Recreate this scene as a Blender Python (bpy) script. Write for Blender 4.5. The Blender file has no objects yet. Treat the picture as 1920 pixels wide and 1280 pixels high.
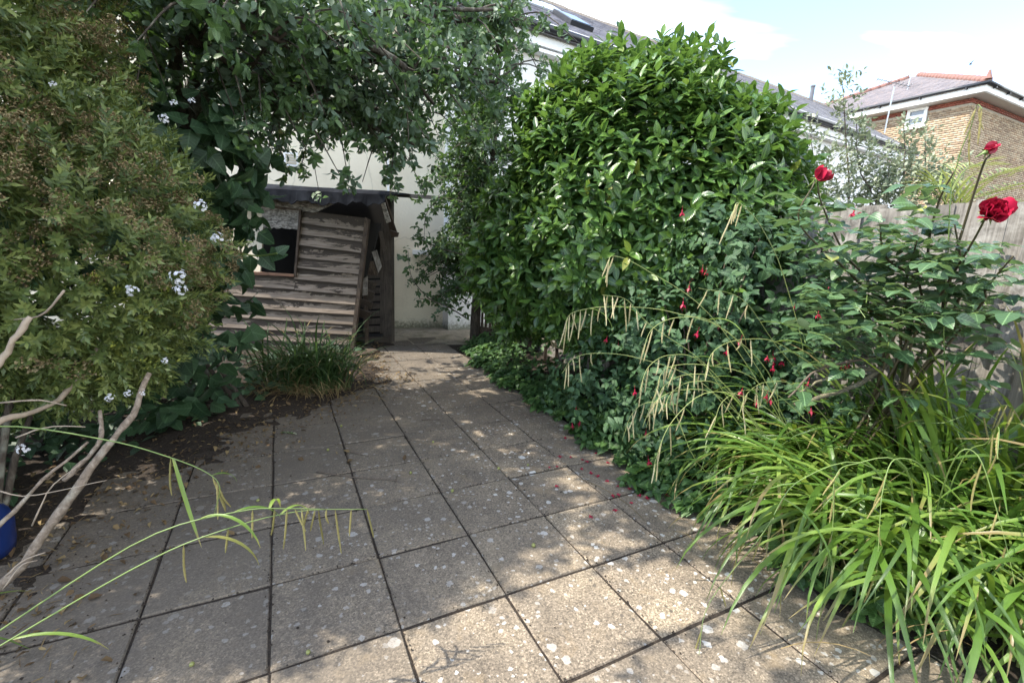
import bpy, math, random
import numpy as np

rng = np.random.default_rng(11)
random.seed(11)
sc = bpy.context.scene
COL = sc.collection

# ------------------------------------------------------------------ camera
F_PX, PITCH, ROLL, CAM_H = 863.5, -0.2042, -0.0443, 1.458
cp, sp, cr, sr = math.cos(PITCH), math.sin(PITCH), math.cos(ROLL), math.sin(ROLL)
RC = np.array([[1, 0, 0], [0, cp, -sp], [0, sp, cp]]) @ np.array([[cr, 0, sr], [0, 1, 0], [-sr, 0, cr]])
CAM = np.array([0, 0, CAM_H])
import mathutils
cd = bpy.data.cameras.new('camera')
cam = bpy.data.objects.new('camera', cd)
COL.objects.link(cam)
m = np.eye(4)
m[:3, 0] = RC[:, 0]; m[:3, 1] = RC[:, 2]; m[:3, 2] = -RC[:, 1]; m[:3, 3] = CAM
cam.matrix_world = mathutils.Matrix(m.tolist())
cd.sensor_fit = 'HORIZONTAL'; cd.sensor_width = 36.0; cd.lens = F_PX / 1920 * 36
cd.clip_start = 0.02; cd.clip_end = 2000
sc.camera = cam

# ------------------------------------------------------------------ world, sun, exposure
SUN_EL = math.radians(50)
SUN_AZ = math.atan2(-0.98, -0.17)          # from +Y towards +X
sdir = np.array([math.sin(SUN_AZ) * math.cos(SUN_EL), math.cos(SUN_AZ) * math.cos(SUN_EL), math.sin(SUN_EL)])
world = bpy.data.worlds.new('World'); sc.world = world; world.use_nodes = True
nt = world.node_tree; nt.nodes.clear()
wo = nt.nodes.new('ShaderNodeOutputWorld'); bg = nt.nodes.new('ShaderNodeBackground')
sky = nt.nodes.new('ShaderNodeTexSky'); sky.sky_type = 'NISHITA'; sky.sun_disc = False
sky.sun_elevation = SUN_EL; sky.sun_rotation = SUN_AZ; sky.air_density = 1.0; sky.dust_density = 0.6; sky.ozone_density = 1.6
tc = nt.nodes.new('ShaderNodeTexCoord')
sep = nt.nodes.new('ShaderNodeSeparateXYZ'); nt.links.new(tc.outputs['Generated'], sep.inputs[0])
zz = nt.nodes.new('ShaderNodeMath'); zz.operation = 'MAXIMUM'; zz.inputs[1].default_value = 0.0
nt.links.new(sep.outputs[2], zz.inputs[0])
za = nt.nodes.new('ShaderNodeMath'); za.operation = 'ADD'; za.inputs[1].default_value = 0.22
nt.links.new(zz.outputs[0], za.inputs[0])
dv = nt.nodes.new('ShaderNodeVectorMath'); dv.operation = 'DIVIDE'
cmb = nt.nodes.new('ShaderNodeCombineXYZ')
for i in range(3): nt.links.new(za.outputs[0], cmb.inputs[i])
nt.links.new(tc.outputs['Generated'], dv.inputs[0]); nt.links.new(cmb.outputs[0], dv.inputs[1])
mp = nt.nodes.new('ShaderNodeMapping'); mp.inputs['Scale'].default_value = (0.55, 1.0, 0.0)
mp.inputs['Location'].default_value = (0.9, 2.9, 0.0); mp.inputs['Rotation'].default_value = (0, 0, 0.5)
nt.links.new(dv.outputs[0], mp.inputs[0])
cn = nt.nodes.new('ShaderNodeTexNoise'); cn.inputs['Scale'].default_value = 0.9; cn.inputs['Detail'].default_value = 6
cn.inputs['Roughness'].default_value = 0.52; cn.inputs['Distortion'].default_value = 0.35
nt.links.new(mp.outputs[0], cn.inputs['Vector'])
crp = nt.nodes.new('ShaderNodeValToRGB')
crp.color_ramp.elements[0].position = 0.45; crp.color_ramp.elements[0].color = (0, 0, 0, 1)
crp.color_ramp.elements[1].position = 0.69; crp.color_ramp.elements[1].color = (1, 1, 1, 1)
nt.links.new(cn.outputs[0], crp.inputs[0])
mx = nt.nodes.new('ShaderNodeMix'); mx.data_type = 'RGBA'
mx.inputs['B'].default_value = (10.4, 10.0, 9.3, 1)
nt.links.new(crp.outputs[0], mx.inputs['Factor']); nt.links.new(sky.outputs[0], mx.inputs['A'])
nt.links.new(mx.outputs['Result'], bg.inputs[0]); bg.inputs[1].default_value = 0.15
nt.links.new(bg.outputs[0], wo.inputs[0])

sl = bpy.data.lights.new("sun", "SUN"); sl.energy = 2.6; sl.angle = math.radians(0.53); sl.color = (1.0, 0.94, 0.84)
so = bpy.data.objects.new('sun', sl); COL.objects.link(so)
so.rotation_euler = mathutils.Vector((-sdir).tolist()).to_track_quat('-Z', 'Y').to_euler()
so.location = (-8, 4, 12)
vs = sc.view_settings
sc.display_settings.display_device = 'sRGB'
vs.view_transform = 'Standard'; vs.look = 'None'; vs.gamma = 1.0; vs.use_curve_mapping = False
vs.exposure = 1.97
sc.cycles.max_bounces = 7; sc.cycles.diffuse_bounces = 4; sc.cycles.transmission_bounces = 4
sc.cycles.transparent_max_bounces = 8; sc.cycles.use_denoising = True

# ------------------------------------------------------------------ helpers
def ray(px, py): return RC @ np.array([(px - 960) / F_PX, 1.0, -(py - 640) / F_PX])
def A(px, py, y):                       # the point seen there at depth y
    d = ray(px, py); return CAM + d * (y / d[1])
def G(px, py, z=0.0):                   # the point seen there at height z
    d = ray(px, py); return CAM + d * ((z - CAM_H) / d[2])
def project(P):
    d = (P - CAM) @ RC
    y = np.maximum(d[:, 1], 1e-3)
    return 960 + F_PX * d[:, 0] / y, 640 - F_PX * d[:, 2] / y, d[:, 1]

def tag(o, label=None, cat=None, group=None, kind=None):
    if label: o['label'] = label
    if cat: o['category'] = cat
    if group: o['group'] = group
    if kind: o['kind'] = kind
    return o
def link(name, data, parent=None, mat=None):
    o = bpy.data.objects.new(name, data); COL.objects.link(o)
    if parent is not None: o.parent = parent
    if mat is not None and data is not None and hasattr(data, 'materials') and not data.materials: data.materials.append(mat)
    return o
def empty(name, loc, label=None, cat=None, group=None, kind=None, rz=0.0):
    o = bpy.data.objects.new(name, None); COL.objects.link(o)
    o.location = [float(v) for v in loc]; o.rotation_euler = (0, 0, rz); o.empty_display_size = 0.1
    return tag(o, label, cat, group, kind)

def mesh_np(name, V, T, UV=None, smooth=False):
    V = np.asarray(V, np.float32).reshape(-1, 3); T = np.asarray(T, np.int32).reshape(-1, 3)
    me = bpy.data.meshes.new(name)
    me.vertices.add(len(V)); me.vertices.foreach_set('co', V.ravel())
    me.loops.add(T.size); me.loops.foreach_set('vertex_index', T.ravel())
    me.polygons.add(len(T)); me.polygons.foreach_set('loop_start', np.arange(0, T.size, 3, dtype=np.int32))
    if UV is not None:
        l = me.uv_layers.new(name='UVMap'); l.data.foreach_set('uv', np.asarray(UV, np.float32)[T.ravel()].ravel())
    me.update(calc_edges=True)
    if smooth: me.shade_smooth()
    return me

def norm(v):
    v = np.asarray(v, float); return v / np.maximum(np.linalg.norm(v, axis=-1, keepdims=True), 1e-9)

class MB:
    """collects boxes, quads and tubes for one mesh"""
    def __init__(s): s.v = []; s.f = []
    def add(s, V, F):
        b = len(s.v); s.v += [tuple(map(float, p)) for p in V]; s.f += [tuple(i + b for i in f) for f in F]
    def hexa(s, a, b):          # two matching quads, a = front loop, b = back loop
        s.add(list(a) + list(b), [(0, 1, 2, 3), (7, 6, 5, 4), (0, 4, 5, 1), (1, 5, 6, 2), (2, 6, 7, 3), (3, 7, 4, 0)])
    def box(s, c, sx, sy, sz, ax=(1, 0, 0), ay=(0, 1, 0), az=(0, 0, 1)):
        c = np.array(c, float); X = np.array(ax, float) * sx / 2; Y = np.array(ay, float) * sy / 2; Z = np.array(az, float) * sz / 2
        s.hexa([c - X - Y - Z, c + X - Y - Z, c + X - Y + Z, c - X - Y + Z], [c - X + Y - Z, c + X + Y - Z, c + X + Y + Z, c - X + Y + Z])
    def tube(s, pts, rad, n=6, cap=True):
        pts = np.asarray(pts, float); k = len(pts)
        rad = np.broadcast_to(np.asarray(rad, float), (k,))
        t = norm(np.gradient(pts, axis=0)); up = np.array([0.13, 0.21, 0.97])
        V = []
        for i in range(k):
            x = np.cross(t[i], up)
            if np.linalg.norm(x) < .1: x = np.cross(t[i], [1, 0, 0])
            x = norm(x); y = np.cross(t[i], x)
            for j in range(n):
                a = 2 * math.pi * j / n
                V.append(pts[i] + rad[i] * (math.cos(a) * x + math.sin(a) * y))
        Fs = [(i * n + j, i * n + (j + 1) % n, (i + 1) * n + (j + 1) % n, (i + 1) * n + j) for i in range(k - 1) for j in range(n)]
        if cap: Fs += [tuple(range(n))[::-1], tuple(range((k - 1) * n, k * n))]
        s.add(V, Fs)
    def lathe(s, c, prof, n=16, axis=(0, 0, 1)):
        c = np.array(c, float); a = norm(axis); x = norm(np.cross(a, [0.3, 0.9, 0.1])); y = np.cross(a, x)
        V = [c + a * z + r * (math.cos(2 * math.pi * j / n) * x + math.sin(2 * math.pi * j / n) * y) for r, z in prof for j in range(n)]
        k = len(prof)
        Fs = [(i * n + j, i * n + (j + 1) % n, (i + 1) * n + (j + 1) % n, (i + 1) * n + j) for i in range(k - 1) for j in range(n)]
        Fs += [tuple(range(n))[::-1], tuple(range((k - 1) * n, k * n))]
        s.add(V, Fs)
    def mesh(s, name, smooth=False):
        me = bpy.data.meshes.new(name); me.from_pydata(s.v, [], s.f); me.update()
        if smooth: me.shade_smooth()
        return me
    def build(s, name, mat, parent=None, smooth=False):
        return link(name, s.mesh(name, smooth), parent, mat)

def spline(pts, n=16):
    P = np.asarray(pts, float); k = len(P)
    Q = np.vstack([2 * P[0] - P[1], P, 2 * P[-1] - P[-2]])
    out = []
    for u in np.linspace(0, k - 1 - 1e-6, n):
        i = int(u); t = u - i; a, b, c, d = Q[i], Q[i + 1], Q[i + 2], Q[i + 3]
        out.append(.5 * ((2 * b) + (c - a) * t + (2 * a - 5 * b + 4 * c - d) * t * t + (3 * b - 3 * c + d - a) * t ** 3))
    return np.array(out)

# ------------------------------------------------------------------ materials
class NB:
    def __init__(s, name):
        s.mat = bpy.data.materials.new(name); s.mat.use_nodes = True
        s.t = s.mat.node_tree; s.t.nodes.clear()
        s.out = s.t.nodes.new('ShaderNodeOutputMaterial')
        s.p = s.t.nodes.new('ShaderNodeBsdfPrincipled'); s.lk(s.p.outputs[0], s.out.inputs[0])
    def lk(s, a, b): s.t.links.new(a, b)
    def n(s, t, **kw):
        nd = s.t.nodes.new(t)
        for k, v in kw.items():
            if k in nd.inputs.keys(): nd.inputs[k].default_value = v
            else: setattr(nd, k, v)
        return nd
    def coord(s, scale=(1, 1, 1), rnd=False, which='Object'):
        t = s.n('ShaderNodeTexCoord'); o = t.outputs[which]
        if rnd:
            oi = s.n('ShaderNodeObjectInfo'); mu = s.n('ShaderNodeMath', operation='MULTIPLY'); mu.inputs[1].default_value = 57.0
            s.lk(oi.outputs['Random'], mu.inputs[0])
            ad = s.n('ShaderNodeVectorMath', operation='ADD'); s.lk(o, ad.inputs[0]); s.lk(mu.outputs[0], ad.inputs[1]); o = ad.outputs[0]
        mpn = s.n('ShaderNodeMapping'); mpn.inputs['Scale'].default_value = scale; s.lk(o, mpn.inputs[0])
        return mpn.outputs[0]
    def noise(s, vec, scale, detail=5, rough=.6, dist=0.0):
        nd = s.n('ShaderNodeTexNoise'); nd.inputs['Scale'].default_value = scale; nd.inputs['Detail'].default_value = detail
        nd.inputs['Roughness'].default_value = rough; nd.inputs['Distortion'].default_value = dist
        if vec is not None: s.lk(vec, nd.inputs['Vector'])
        return nd.outputs[0]
    def ramp(s, fac, stops):
        r = s.n('ShaderNodeValToRGB'); e = r.color_ramp.elements
        while len(e) < len(stops): e.new(.5)
        for x, (p, c) in zip(e, stops):
            x.position = p; x.color = (c, c, c, 1) if not hasattr(c, '__len__') else (*c, 1)
        s.lk(fac, r.inputs[0]); return r.outputs[0]
    def mix(s, fac, a, b, blend='MIX'):
        mxn = s.n('ShaderNodeMix', data_type='RGBA', blend_type=blend)
        for v, i in ((fac, 'Factor'), (a, 'A'), (b, 'B')):
            k = mxn.inputs[{'Factor': 0, 'A': 6, 'B': 7}[i]]
            if hasattr(v, 'links'): s.lk(v, k)
            elif i == 'Factor': k.default_value = v
            else: k.default_value = (*v, 1)
        return mxn.outputs[2]
    def math(s, op, a, b=None):
        nd = s.n('ShaderNodeMath', operation=op)
        for i, v in enumerate((a, b)):
            if v is None: continue
            if hasattr(v, 'links'): s.lk(v, nd.inputs[i])
            else: nd.inputs[i].default_value = v
        return nd.outputs[0]
    def col(s, c):
        if hasattr(c, 'links'): s.lk(c, s.p.inputs['Base Color'])
        else: s.p.inputs['Base Color'].default_value = (*c, 1)
    def bump(s, h, strength=.5, dist=.01):
        b = s.n('ShaderNodeBump'); b.inputs['Strength'].default_value = strength; b.inputs['Distance'].default_value = dist
        s.lk(h, b.inputs['Height']); s.lk(b.outputs[0], s.p.inputs['Normal'])
    def set(s, **kw):
        for k, v in kw.items(): s.p.inputs[k].default_value = v
        return s

def leaf_mat(name, dark, mid, light, rough=.4, spec=.5, transl=.3, tcol=None, vein=.0, back=None, yellow=None, tip=False):
    b = NB(name)
    oi = b.n('ShaderNodeObjectInfo'); ge = b.n('ShaderNodeNewGeometry')
    r = b.math('FRACT', b.math('ADD', oi.outputs['Random'], ge.outputs['Random Per Island']))
    stops = [(0.0, dark), (0.5, mid), (0.93, light)]
    if yellow: stops += [(0.985, light), (0.995, yellow)]
    c = b.ramp(r, stops)
    vec = b.coord((1, 1, 1)); nz = b.noise(vec, 22, 3)
    c = b.mix(b.math('MULTIPLY', nz, .55), c, tuple(x * .55 for x in mid))
    if vein:
        uv = b.n('ShaderNodeUVMap'); sx = b.n('ShaderNodeSeparateXYZ'); b.lk(uv.outputs[0], sx.inputs[0])
        d = b.math('ABSOLUTE', b.math('SUBTRACT', sx.outputs[0], .5))
        mid_l = b.ramp(d, [(0.0, 1), (0.045, 0)])
        w = b.math('SINE', b.math('MULTIPLY', b.math('SUBTRACT', sx.outputs[1], b.math('MULTIPLY', d, .5)), 46.0))
        sv = b.ramp(w, [(0.90, 0), (1.0, .5)])
        c = b.mix(b.math('MULTIPLY', b.math('MAXIMUM', mid_l, sv), vein), c, tuple(min(1, x * 2.2 + .03) for x in light))
        b.bump(w, .25, .002)
    if tip:
        uv = b.n('ShaderNodeUVMap'); sx = b.n('ShaderNodeSeparateXYZ'); b.lk(uv.outputs[0], sx.inputs[0])
        st = b.math('SINE', b.math('MULTIPLY', sx.outputs[0], 50.0)); c = b.mix(b.ramp(st, [(.3, 0), (1, .22)]), c, tuple(x * .5 for x in dark))
        lim = b.math('ADD', sx.outputs[1], b.math('MULTIPLY', b.math('SUBTRACT', r, .5), .35)); c = b.mix(b.ramp(lim, [(.90, 0), (1.02, .9)]), c, (.24, .17, .08)); c = b.mix(b.ramp(sx.outputs[1], [(0, .5), (.18, 0)]), c, (.30, .30, .14))
        b.bump(st, .3, .001)
    if back is not None:
        c = b.mix(ge.outputs['Backfacing'], c, back)
    b.col(c); b.set(Roughness=rough); b.p.inputs['Specular IOR Level'].default_value = spec
    tr = b.n('ShaderNodeBsdfTranslucent')
    tc_ = tcol or tuple(min(1, x * 2.2) for x in light)
    b.lk(b.mix(.55, c, tc_), tr.inputs['Color'])
    ms = b.n('ShaderNodeMixShader'); ms.inputs[0].default_value = transl
    b.lk(b.p.outputs[0], ms.inputs[1]); b.lk(tr.outputs[0], ms.inputs[2]); b.lk(ms.outputs[0], b.out.inputs[0])
    return b.mat

def plain(name, c, rough=.6, var=.25, scale=12, bump=.2, metal=0.0, spec=.5, stretch=(1, 1, 1)):
    b = NB(name); v = b.coord(stretch, rnd=True); nz = b.noise(v, scale)
    b.col(b.mix(b.math('MULTIPLY', nz, 1.0), tuple(x * (1 - var) for x in c), tuple(min(1, x * (1 + var)) for x in c)))
    b.set(Roughness=rough, Metallic=metal); b.p.inputs['Specular IOR Level'].default_value = spec
    if bump: b.bump(nz, bump, .004)
    return b.mat

def wood(name, base, dark, light, grain=(1, 1, 1), dirt=.5, rough=.85, silver=None):
    """weathered timber: long grain along the axis whose scale is small"""
    b = NB(name); v = b.coord(grain, rnd=True)
    g = b.noise(v, 30, 6, .65, .4); c = b.ramp(g, [(.25, dark), (.5, base), (.75, light)])
    v2 = b.coord((1, 1, 1), rnd=True); d = b.noise(v2, 5, 6, .7, .6)
    c = b.mix(b.math('MULTIPLY', b.ramp(d, [(.48, 0), (.62, 1)]), dirt), c, tuple(x * .35 for x in dark))
    oi = b.n('ShaderNodeObjectInfo'); c = b.mix(b.math('MULTIPLY', oi.outputs['Random'], .35), c, tuple(x * .55 for x in base))
    if silver:
        s_ = b.noise(v2, 9, 5, .7); c = b.mix(b.math('MULTIPLY', b.ramp(s_, [(.5, 0), (.7, 1)]), .6), c, silver)
    b.col(c); b.set(Roughness=rough); b.p.inputs['Specular IOR Level'].default_value = .25
    b.bump(g, .6, .003)
    return b.mat

M = {}
M['laurel'] = leaf_mat('laurel_leaf', (.022, .055, .018), (.046, .106, .026), (.125, .225, .040), .30, .5, .26, (.24, .42, .06), .5, yellow=(.30, .30, .05))
M['apple'] = leaf_mat('apple_leaf', (.027, .058, .022), (.058, .108, .040), (.10, .17, .056), .46, .45, .25, (.16, .30, .05), .4, back=(.10, .15, .10))
M['plum'] = leaf_mat('plum_leaf', (.022, .05, .018), (.040, .085, .028), (.07, .14, .035), .40, .45, .3, (.20, .36, .05), .3, back=(.09, .14, .08))
M['fig'] = leaf_mat('fig_leaf', (.018, .044, .021), (.034, .074, .034), (.05, .10, .042), .5, .4, .22, (.10, .20, .05), .5)
M['hebe'] = leaf_mat('hebe_leaf', (.05, .088, .030), (.125, .175, .055), (.28, .325, .10), .40, .5, .3, (.36, .42, .07), 0)
M['seed'] = leaf_mat('seed_head', (.19, .14, .07), (.36, .28, .15), (.48, .41, .24), .8, .2, .2, (.3, .22, .1), 0)
M['petal_white'] = leaf_mat('white_floret', (.7, .7, .72), (.8, .8, .82), (.85, .85, .86), .6, .3, .3, (.8, .8, .8), 0)
M['fuchsia'] = leaf_mat('fuchsia_leaf', (.020, .050, .022), (.038, .085, .034), (.065, .13, .05), .55, .35, .25, (.16, .30, .06), .6)
M['rose'] = leaf_mat('rose_leaf', (.030, .068, .030), (.055, .11, .048), (.09, .16, .062), .36, .5, .26, (.20, .36, .06), .7, back=(.12, .17, .10), yellow=(.4, .4, .05))
M['sedge'] = leaf_mat('sedge_blade', (.040, .09, .016), (.105, .205, .032), (.27, .38, .085), .30, .55, .34, (.42, .58, .05), 0, yellow=(.30, .27, .09), tip=True)
M['sedge_dark'] = leaf_mat('sedge_blade_shade', (.02, .045, .015), (.035, .075, .022), (.06, .11, .03), .6, .25, .25, (.16, .26, .05), 0, yellow=(.30, .22, .10), tip=True)  # darker copy of the sedge blade, shade put into its colours
M['straw'] = leaf_mat('straw', (.16, .11, .05), (.26, .19, .09), (.36, .28, .14), .8, .2, .2, (.4, .3, .12), 0)
M['spike'] = leaf_mat('sedge_spike', (.13, .12, .04), (.24, .21, .08), (.33, .29, .12), .8, .2, .1, None, 0)
M['spike_pale'] = leaf_mat('pale_sedge_spike', (.27, .24, .12), (.42, .37, .20), (.52, .47, .28), .8, .2, .1, None, 0)
M['stem_pale'] = plain('pale_stem', (.27, .31, .10), .5, .25, 20, .1)
M['stem_green'] = plain('green_stem', (.13, .19, .05), .5, .25, 20, .1)
M['stem_red'] = plain('reddish_stem', (.075, .06, .032), .6, .4, 20, .1)
M['silver'] = leaf_mat('silvery_leaf', (.13, .17, .10), (.24, .28, .18), (.40, .42, .30), .5, .4, .25, (.35, .4, .2), 0)
M['palm'] = leaf_mat('palm_leaf', (.15, .20, .05), (.27, .32, .09), (.42, .44, .15), .42, .45, .3, (.4, .45, .1), 0)
M['cover'] = leaf_mat('cover_leaf', (.022, .055, .02), (.045, .10, .03), (.085, .165, .04), .45, .4, .28, (.22, .38, .05), .4)
M['petal_red'] = leaf_mat('rose_petal', (.16, .003, .014), (.30, .005, .026), (.42, .012, .055), .5, .4, .14, (.6, .02, .06), 0)
M['fuchsia_red'] = leaf_mat('fuchsia_petal', (.26, .006, .03), (.38, .010, .045), (.50, .02, .08), .45, .4, .25, (.8, .02, .06), 0)
M['brown_leaf'] = leaf_mat('dead_leaf', (.06, .038, .022), (.13, .085, .045), (.26, .19, .09), .85, .2, .1, None, 0)

def bark(name, a, bcol, sc_=14, grain=(3, 3, .6)):
    b = NB(name); v = b.coord(grain); n1 = b.noise(v, sc_, 7, .7, .5)
    n2 = b.noise(b.coord(), 9, 4)
    c = b.ramp(n1, [(.3, tuple(x * .45 for x in a)), (.5, a), (.7, bcol)])
    c = b.mix(b.ramp(n2, [(.55, 0), (.75, .6)]), c, (.30, .31, .25))
    b.col(c); b.set(Roughness=.9); b.bump(n1, .8, .006); return b.mat
M['bark'] = bark('dark_bark', (.055, .043, .032), (.12, .10, .075))
M['bark_pale'] = bark('pale_bark', (.20, .155, .115), (.36, .30, .24), 18, (2, 2, 2))
M['twig'] = plain('twig', (.10, .075, .055), .9, .4, 30, .3)
M['twig_pale'] = plain('pale_twig', (.30, .24, .18), .9, .4, 30, .3)
M['lichen_wood'] = bark('lichen_wood', (.11, .095, .06), (.25, .22, .12), 30, (2, 2, 2))

def slab_mat():
    b = NB('concrete_slab'); v = b.coord(rnd=True)
    big = b.noise(v, 2.6, 5, .6); med = b.noise(v, 14, 6, .7); fine = b.noise(v, 95, 4, .7)
    vw = b.coord(which='Object', rnd=True)
    vo = b.n('ShaderNodeTexVoronoi', feature='F1'); vo.inputs['Scale'].default_value = 190; b.lk(v, vo.inputs['Vector'])
    spk = b.n('ShaderNodeSeparateColor'); b.lk(vo.outputs['Color'], spk.inputs[0])
    c = b.ramp(big, [(.3, (.148, .119, .087)), (.5, (.212, .171, .123)), (.72, (.305, .243, .164))])
    c = b.mix(.75, c, b.ramp(med, [(.25, .32), (.5, .5), (.75, .66)]), 'OVERLAY')
    c = b.mix(.75, c, b.ramp(spk.outputs[0], [(0, .15), (.45, .48), (.84, .58), (.96, .95)]), 'OVERLAY')
    c = b.mix(.85, c, b.ramp(fine, [(.3, .2), (.7, .80)]), 'OVERLAY')
    # warm rusty patches
    rp = b.noise(v, 6, 4, .6, .5); c = b.mix(b.ramp(rp, [(.58, 0), (.72, .45)]), c, (.30, .215, .115))
    # dark moss grains
    dk = b.n('ShaderNodeTexVoronoi', feature='F1'); dk.inputs['Scale'].default_value = 26; b.lk(v, dk.inputs['Vector'])
    dsep = b.n('ShaderNodeSeparateColor'); b.lk(dk.outputs['Color'], dsep.inputs[0])
    dm = b.math('MULTIPLY', b.math('LESS_THAN', dk.outputs['Distance'], .22), b.math('GREATER_THAN', dsep.outputs[0], .78))
    c = b.mix(b.math('MULTIPLY', dm, .7), c, (.055, .05, .042))
    # pale lichen rosettes with ragged rims
    wob = b.noise(v, 60, 4, .7); ws = b.n('ShaderNodeVectorMath', operation='SCALE'); 
    wn = b.n('ShaderNodeTexNoise'); wn.inputs['Scale'].default_value = 55; wn.inputs['Detail'].default_value = 4; b.lk(v, wn.inputs['Vector'])
    sub = b.n('ShaderNodeVectorMath', operation='SUBTRACT'); b.lk(wn.outputs['Color'], sub.inputs[0]); sub.inputs[1].default_value = (.5, .5, .5)
    b.lk(sub.outputs[0], ws.inputs[0]); ws.inputs['Scale'].default_value = .026
    ad = b.n('ShaderNodeVectorMath', operation='ADD'); b.lk(v, ad.inputs[0]); b.lk(ws.outputs[0], ad.inputs[1])
    for sc_, thr, keep, op in ((9, .165, .46, .9), (15, .20, .48, .9), (32, .26, .55, .75)):
        lv = b.n('ShaderNodeTexVoronoi', feature='F1'); lv.inputs['Scale'].default_value = sc_; b.lk(ad.outputs[0], lv.inputs['Vector'])
        se = b.n('ShaderNodeSeparateColor'); b.lk(lv.outputs['Color'], se.inputs[0])
        rad = b.math('MULTIPLY', b.math('ADD', se.outputs[1], .35), thr)
        inside = b.math('LESS_THAN', lv.outputs['Distance'], rad)
        k = b.math('MULTIPLY', inside, b.math('GREATER_THAN', se.outputs[0], keep))
        # lichen grows in drifts over the patio
        gpos = b.n('ShaderNodeNewGeometry'); gn = b.noise(gpos.outputs['Position'], 1.3, 2)
        k = b.math('MULTIPLY', k, b.ramp(gn, [(.33, .1), (.50, 1)]))
        k = b.math('MULTIPLY', k, b.ramp(wob, [(.30, .15), (.44, 1)])); k = b.math('MULTIPLY', k, b.ramp(se.outputs[2], [(0, .5), (.6, 1)]))
        c = b.mix(b.math('MULTIPLY', k, op), c, (.60, .58, .53))
    oi = b.n('ShaderNodeObjectInfo'); c = b.mix(b.math('MULTIPLY', oi.outputs['Random'], .42), c, (.138, .114, .086))
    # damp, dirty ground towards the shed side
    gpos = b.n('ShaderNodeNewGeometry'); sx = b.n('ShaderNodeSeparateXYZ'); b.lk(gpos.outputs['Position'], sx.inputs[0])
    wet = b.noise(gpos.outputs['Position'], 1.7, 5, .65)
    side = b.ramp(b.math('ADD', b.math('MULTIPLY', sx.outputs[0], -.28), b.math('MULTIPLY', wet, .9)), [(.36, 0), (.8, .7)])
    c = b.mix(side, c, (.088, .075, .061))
    b.col(c); b.set(Roughness=.88); b.p.inputs['Specular IOR Level'].default_value = .3
    b.bump(b.math('ADD', b.math('MULTIPLY', fine, .6), b.math('MULTIPLY', med, .8)), .55, .004)
    return b.mat
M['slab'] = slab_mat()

def soil_mat():
    b = NB('soil'); v = b.coord(); a = b.noise(v, 9, 7, .75); f = b.noise(v, 70, 5, .7)
    c = b.ramp(f, [(.3, (.018, .014, .011)), (.5, (.038, .029, .022)), (.72, (.085, .064, .046))])
    c = b.mix(b.math('MULTIPLY', a, .5), c, (.05, .045, .04))
    b.col(c); b.set(Roughness=1.0); b.p.inputs['Specular IOR Level'].default_value = .1; b.bump(f, .9, .012); return b.mat
M['soil'] = soil_mat()
def grit_mat():
    b = NB('grit'); v = b.coord(); a = b.noise(v, 5, 6, .7); f = b.noise(v, 60, 5, .7)
    c = b.ramp(f, [(.3, (.17, .14, .10)), (.6, (.33, .28, .21))]); c = b.mix(b.ramp(a, [(.45, 0), (.65, .7)]), c, (.09, .085, .04))
    b.col(c); b.set(Roughness=1.0); b.bump(f, .7, .01); return b.mat
M['grit'] = grit_mat()

def render_wall(name, base, stain, foot):
    b = NB(name); v = b.coord(); n1 = b.noise(v, 1.1, 6, .65); n2 = b.noise(v, 26, 6, .65); n3 = b.noise(b.coord((1, 1, .15)), 3.0, 5, .6)
    c = b.mix(b.ramp(n1, [(.42, 0), (.75, .55)]), base, stain)
    c = b.mix(b.ramp(n3, [(.58, 0), (.8, .35)]), c, tuple(x * .7 for x in stain))
    vo = b.n('ShaderNodeTexVoronoi', feature='DISTANCE_TO_EDGE'); vo.inputs['Scale'].default_value = .75
    dn = b.n('ShaderNodeTexNoise'); dn.inputs['Scale'].default_value = 3.0; dn.inputs['Detail'].default_value = 5
    b.lk(v, dn.inputs['Vector']); mxv = b.n('ShaderNodeMix', data_type='VECTOR'); mxv.inputs[0].default_value = .16
    b.lk(v, mxv.inputs[4]); b.lk(dn.outputs['Color'], mxv.inputs[5]); b.lk(mxv.outputs[1], vo.inputs['Vector'])
    c = b.mix(b.math('MULTIPLY', b.ramp(vo.outputs['Distance'], [(0, 1), (.006, 0)]), .30), c, tuple(x * .45 for x in stain))
    if foot:
        g = b.n('ShaderNodeNewGeometry'); s_ = b.n('ShaderNodeSeparateXYZ'); b.lk(g.outputs['Position'], s_.inputs[0])
        k = b.ramp(b.math('ADD', s_.outputs[2], b.math('MULTIPLY', b.math('SUBTRACT', n2, .5), .35)), [(.03, .9), (.16, .25), (.6, 0)])
        c = b.mix(k, c, (.10, .10, .06))
    b.col(c); b.set(Roughness=.9); b.bump(n2, .5, .012); return b.mat
M['cream_wall'] = render_wall('cream_render', (.78, .70, .54), (.62, .54, .38), True)
M['white_wall'] = render_wall('white_render', (.74, .73, .71), (.60, .59, .57), True)
M['white_paint'] = plain('white_paint', (.78, .78, .76), .5, .06, 6, .05)
M['black_plastic'] = plain('black_plastic', (.022, .024, .028), .35, .3, 8, .0)
M['glass'] = plain('window_glass', (.10, .13, .16), .06, .2, 3, 0, 0, .8)
M['steel'] = plain('galvanised_steel', (.42, .43, .44), .4, .2, 20, 0, .8)
M['lead'] = plain('lead_flashing', (.30, .33, .38), .35, .2, 5, .1, .3)
M['blue'] = plain('blue_plastic', (.007, .024, .12), .38, .25, 6, .05)
M['felt'] = None
def felt():
    b = NB('roofing_felt'); v = b.coord(); f = b.noise(v, 130, 3); g = b.noise(v, 4, 5)
    c = b.mix(b.ramp(g, [(.4, 0), (.7, 1)]), (.010, .011, .014), (.032, .035, .042)); b.col(c); b.set(Roughness=1.0); b.p.inputs['Specular IOR Level'].default_value = .08; b.bump(f, .4, .003); return b.mat
M['felt'] = felt()
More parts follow.
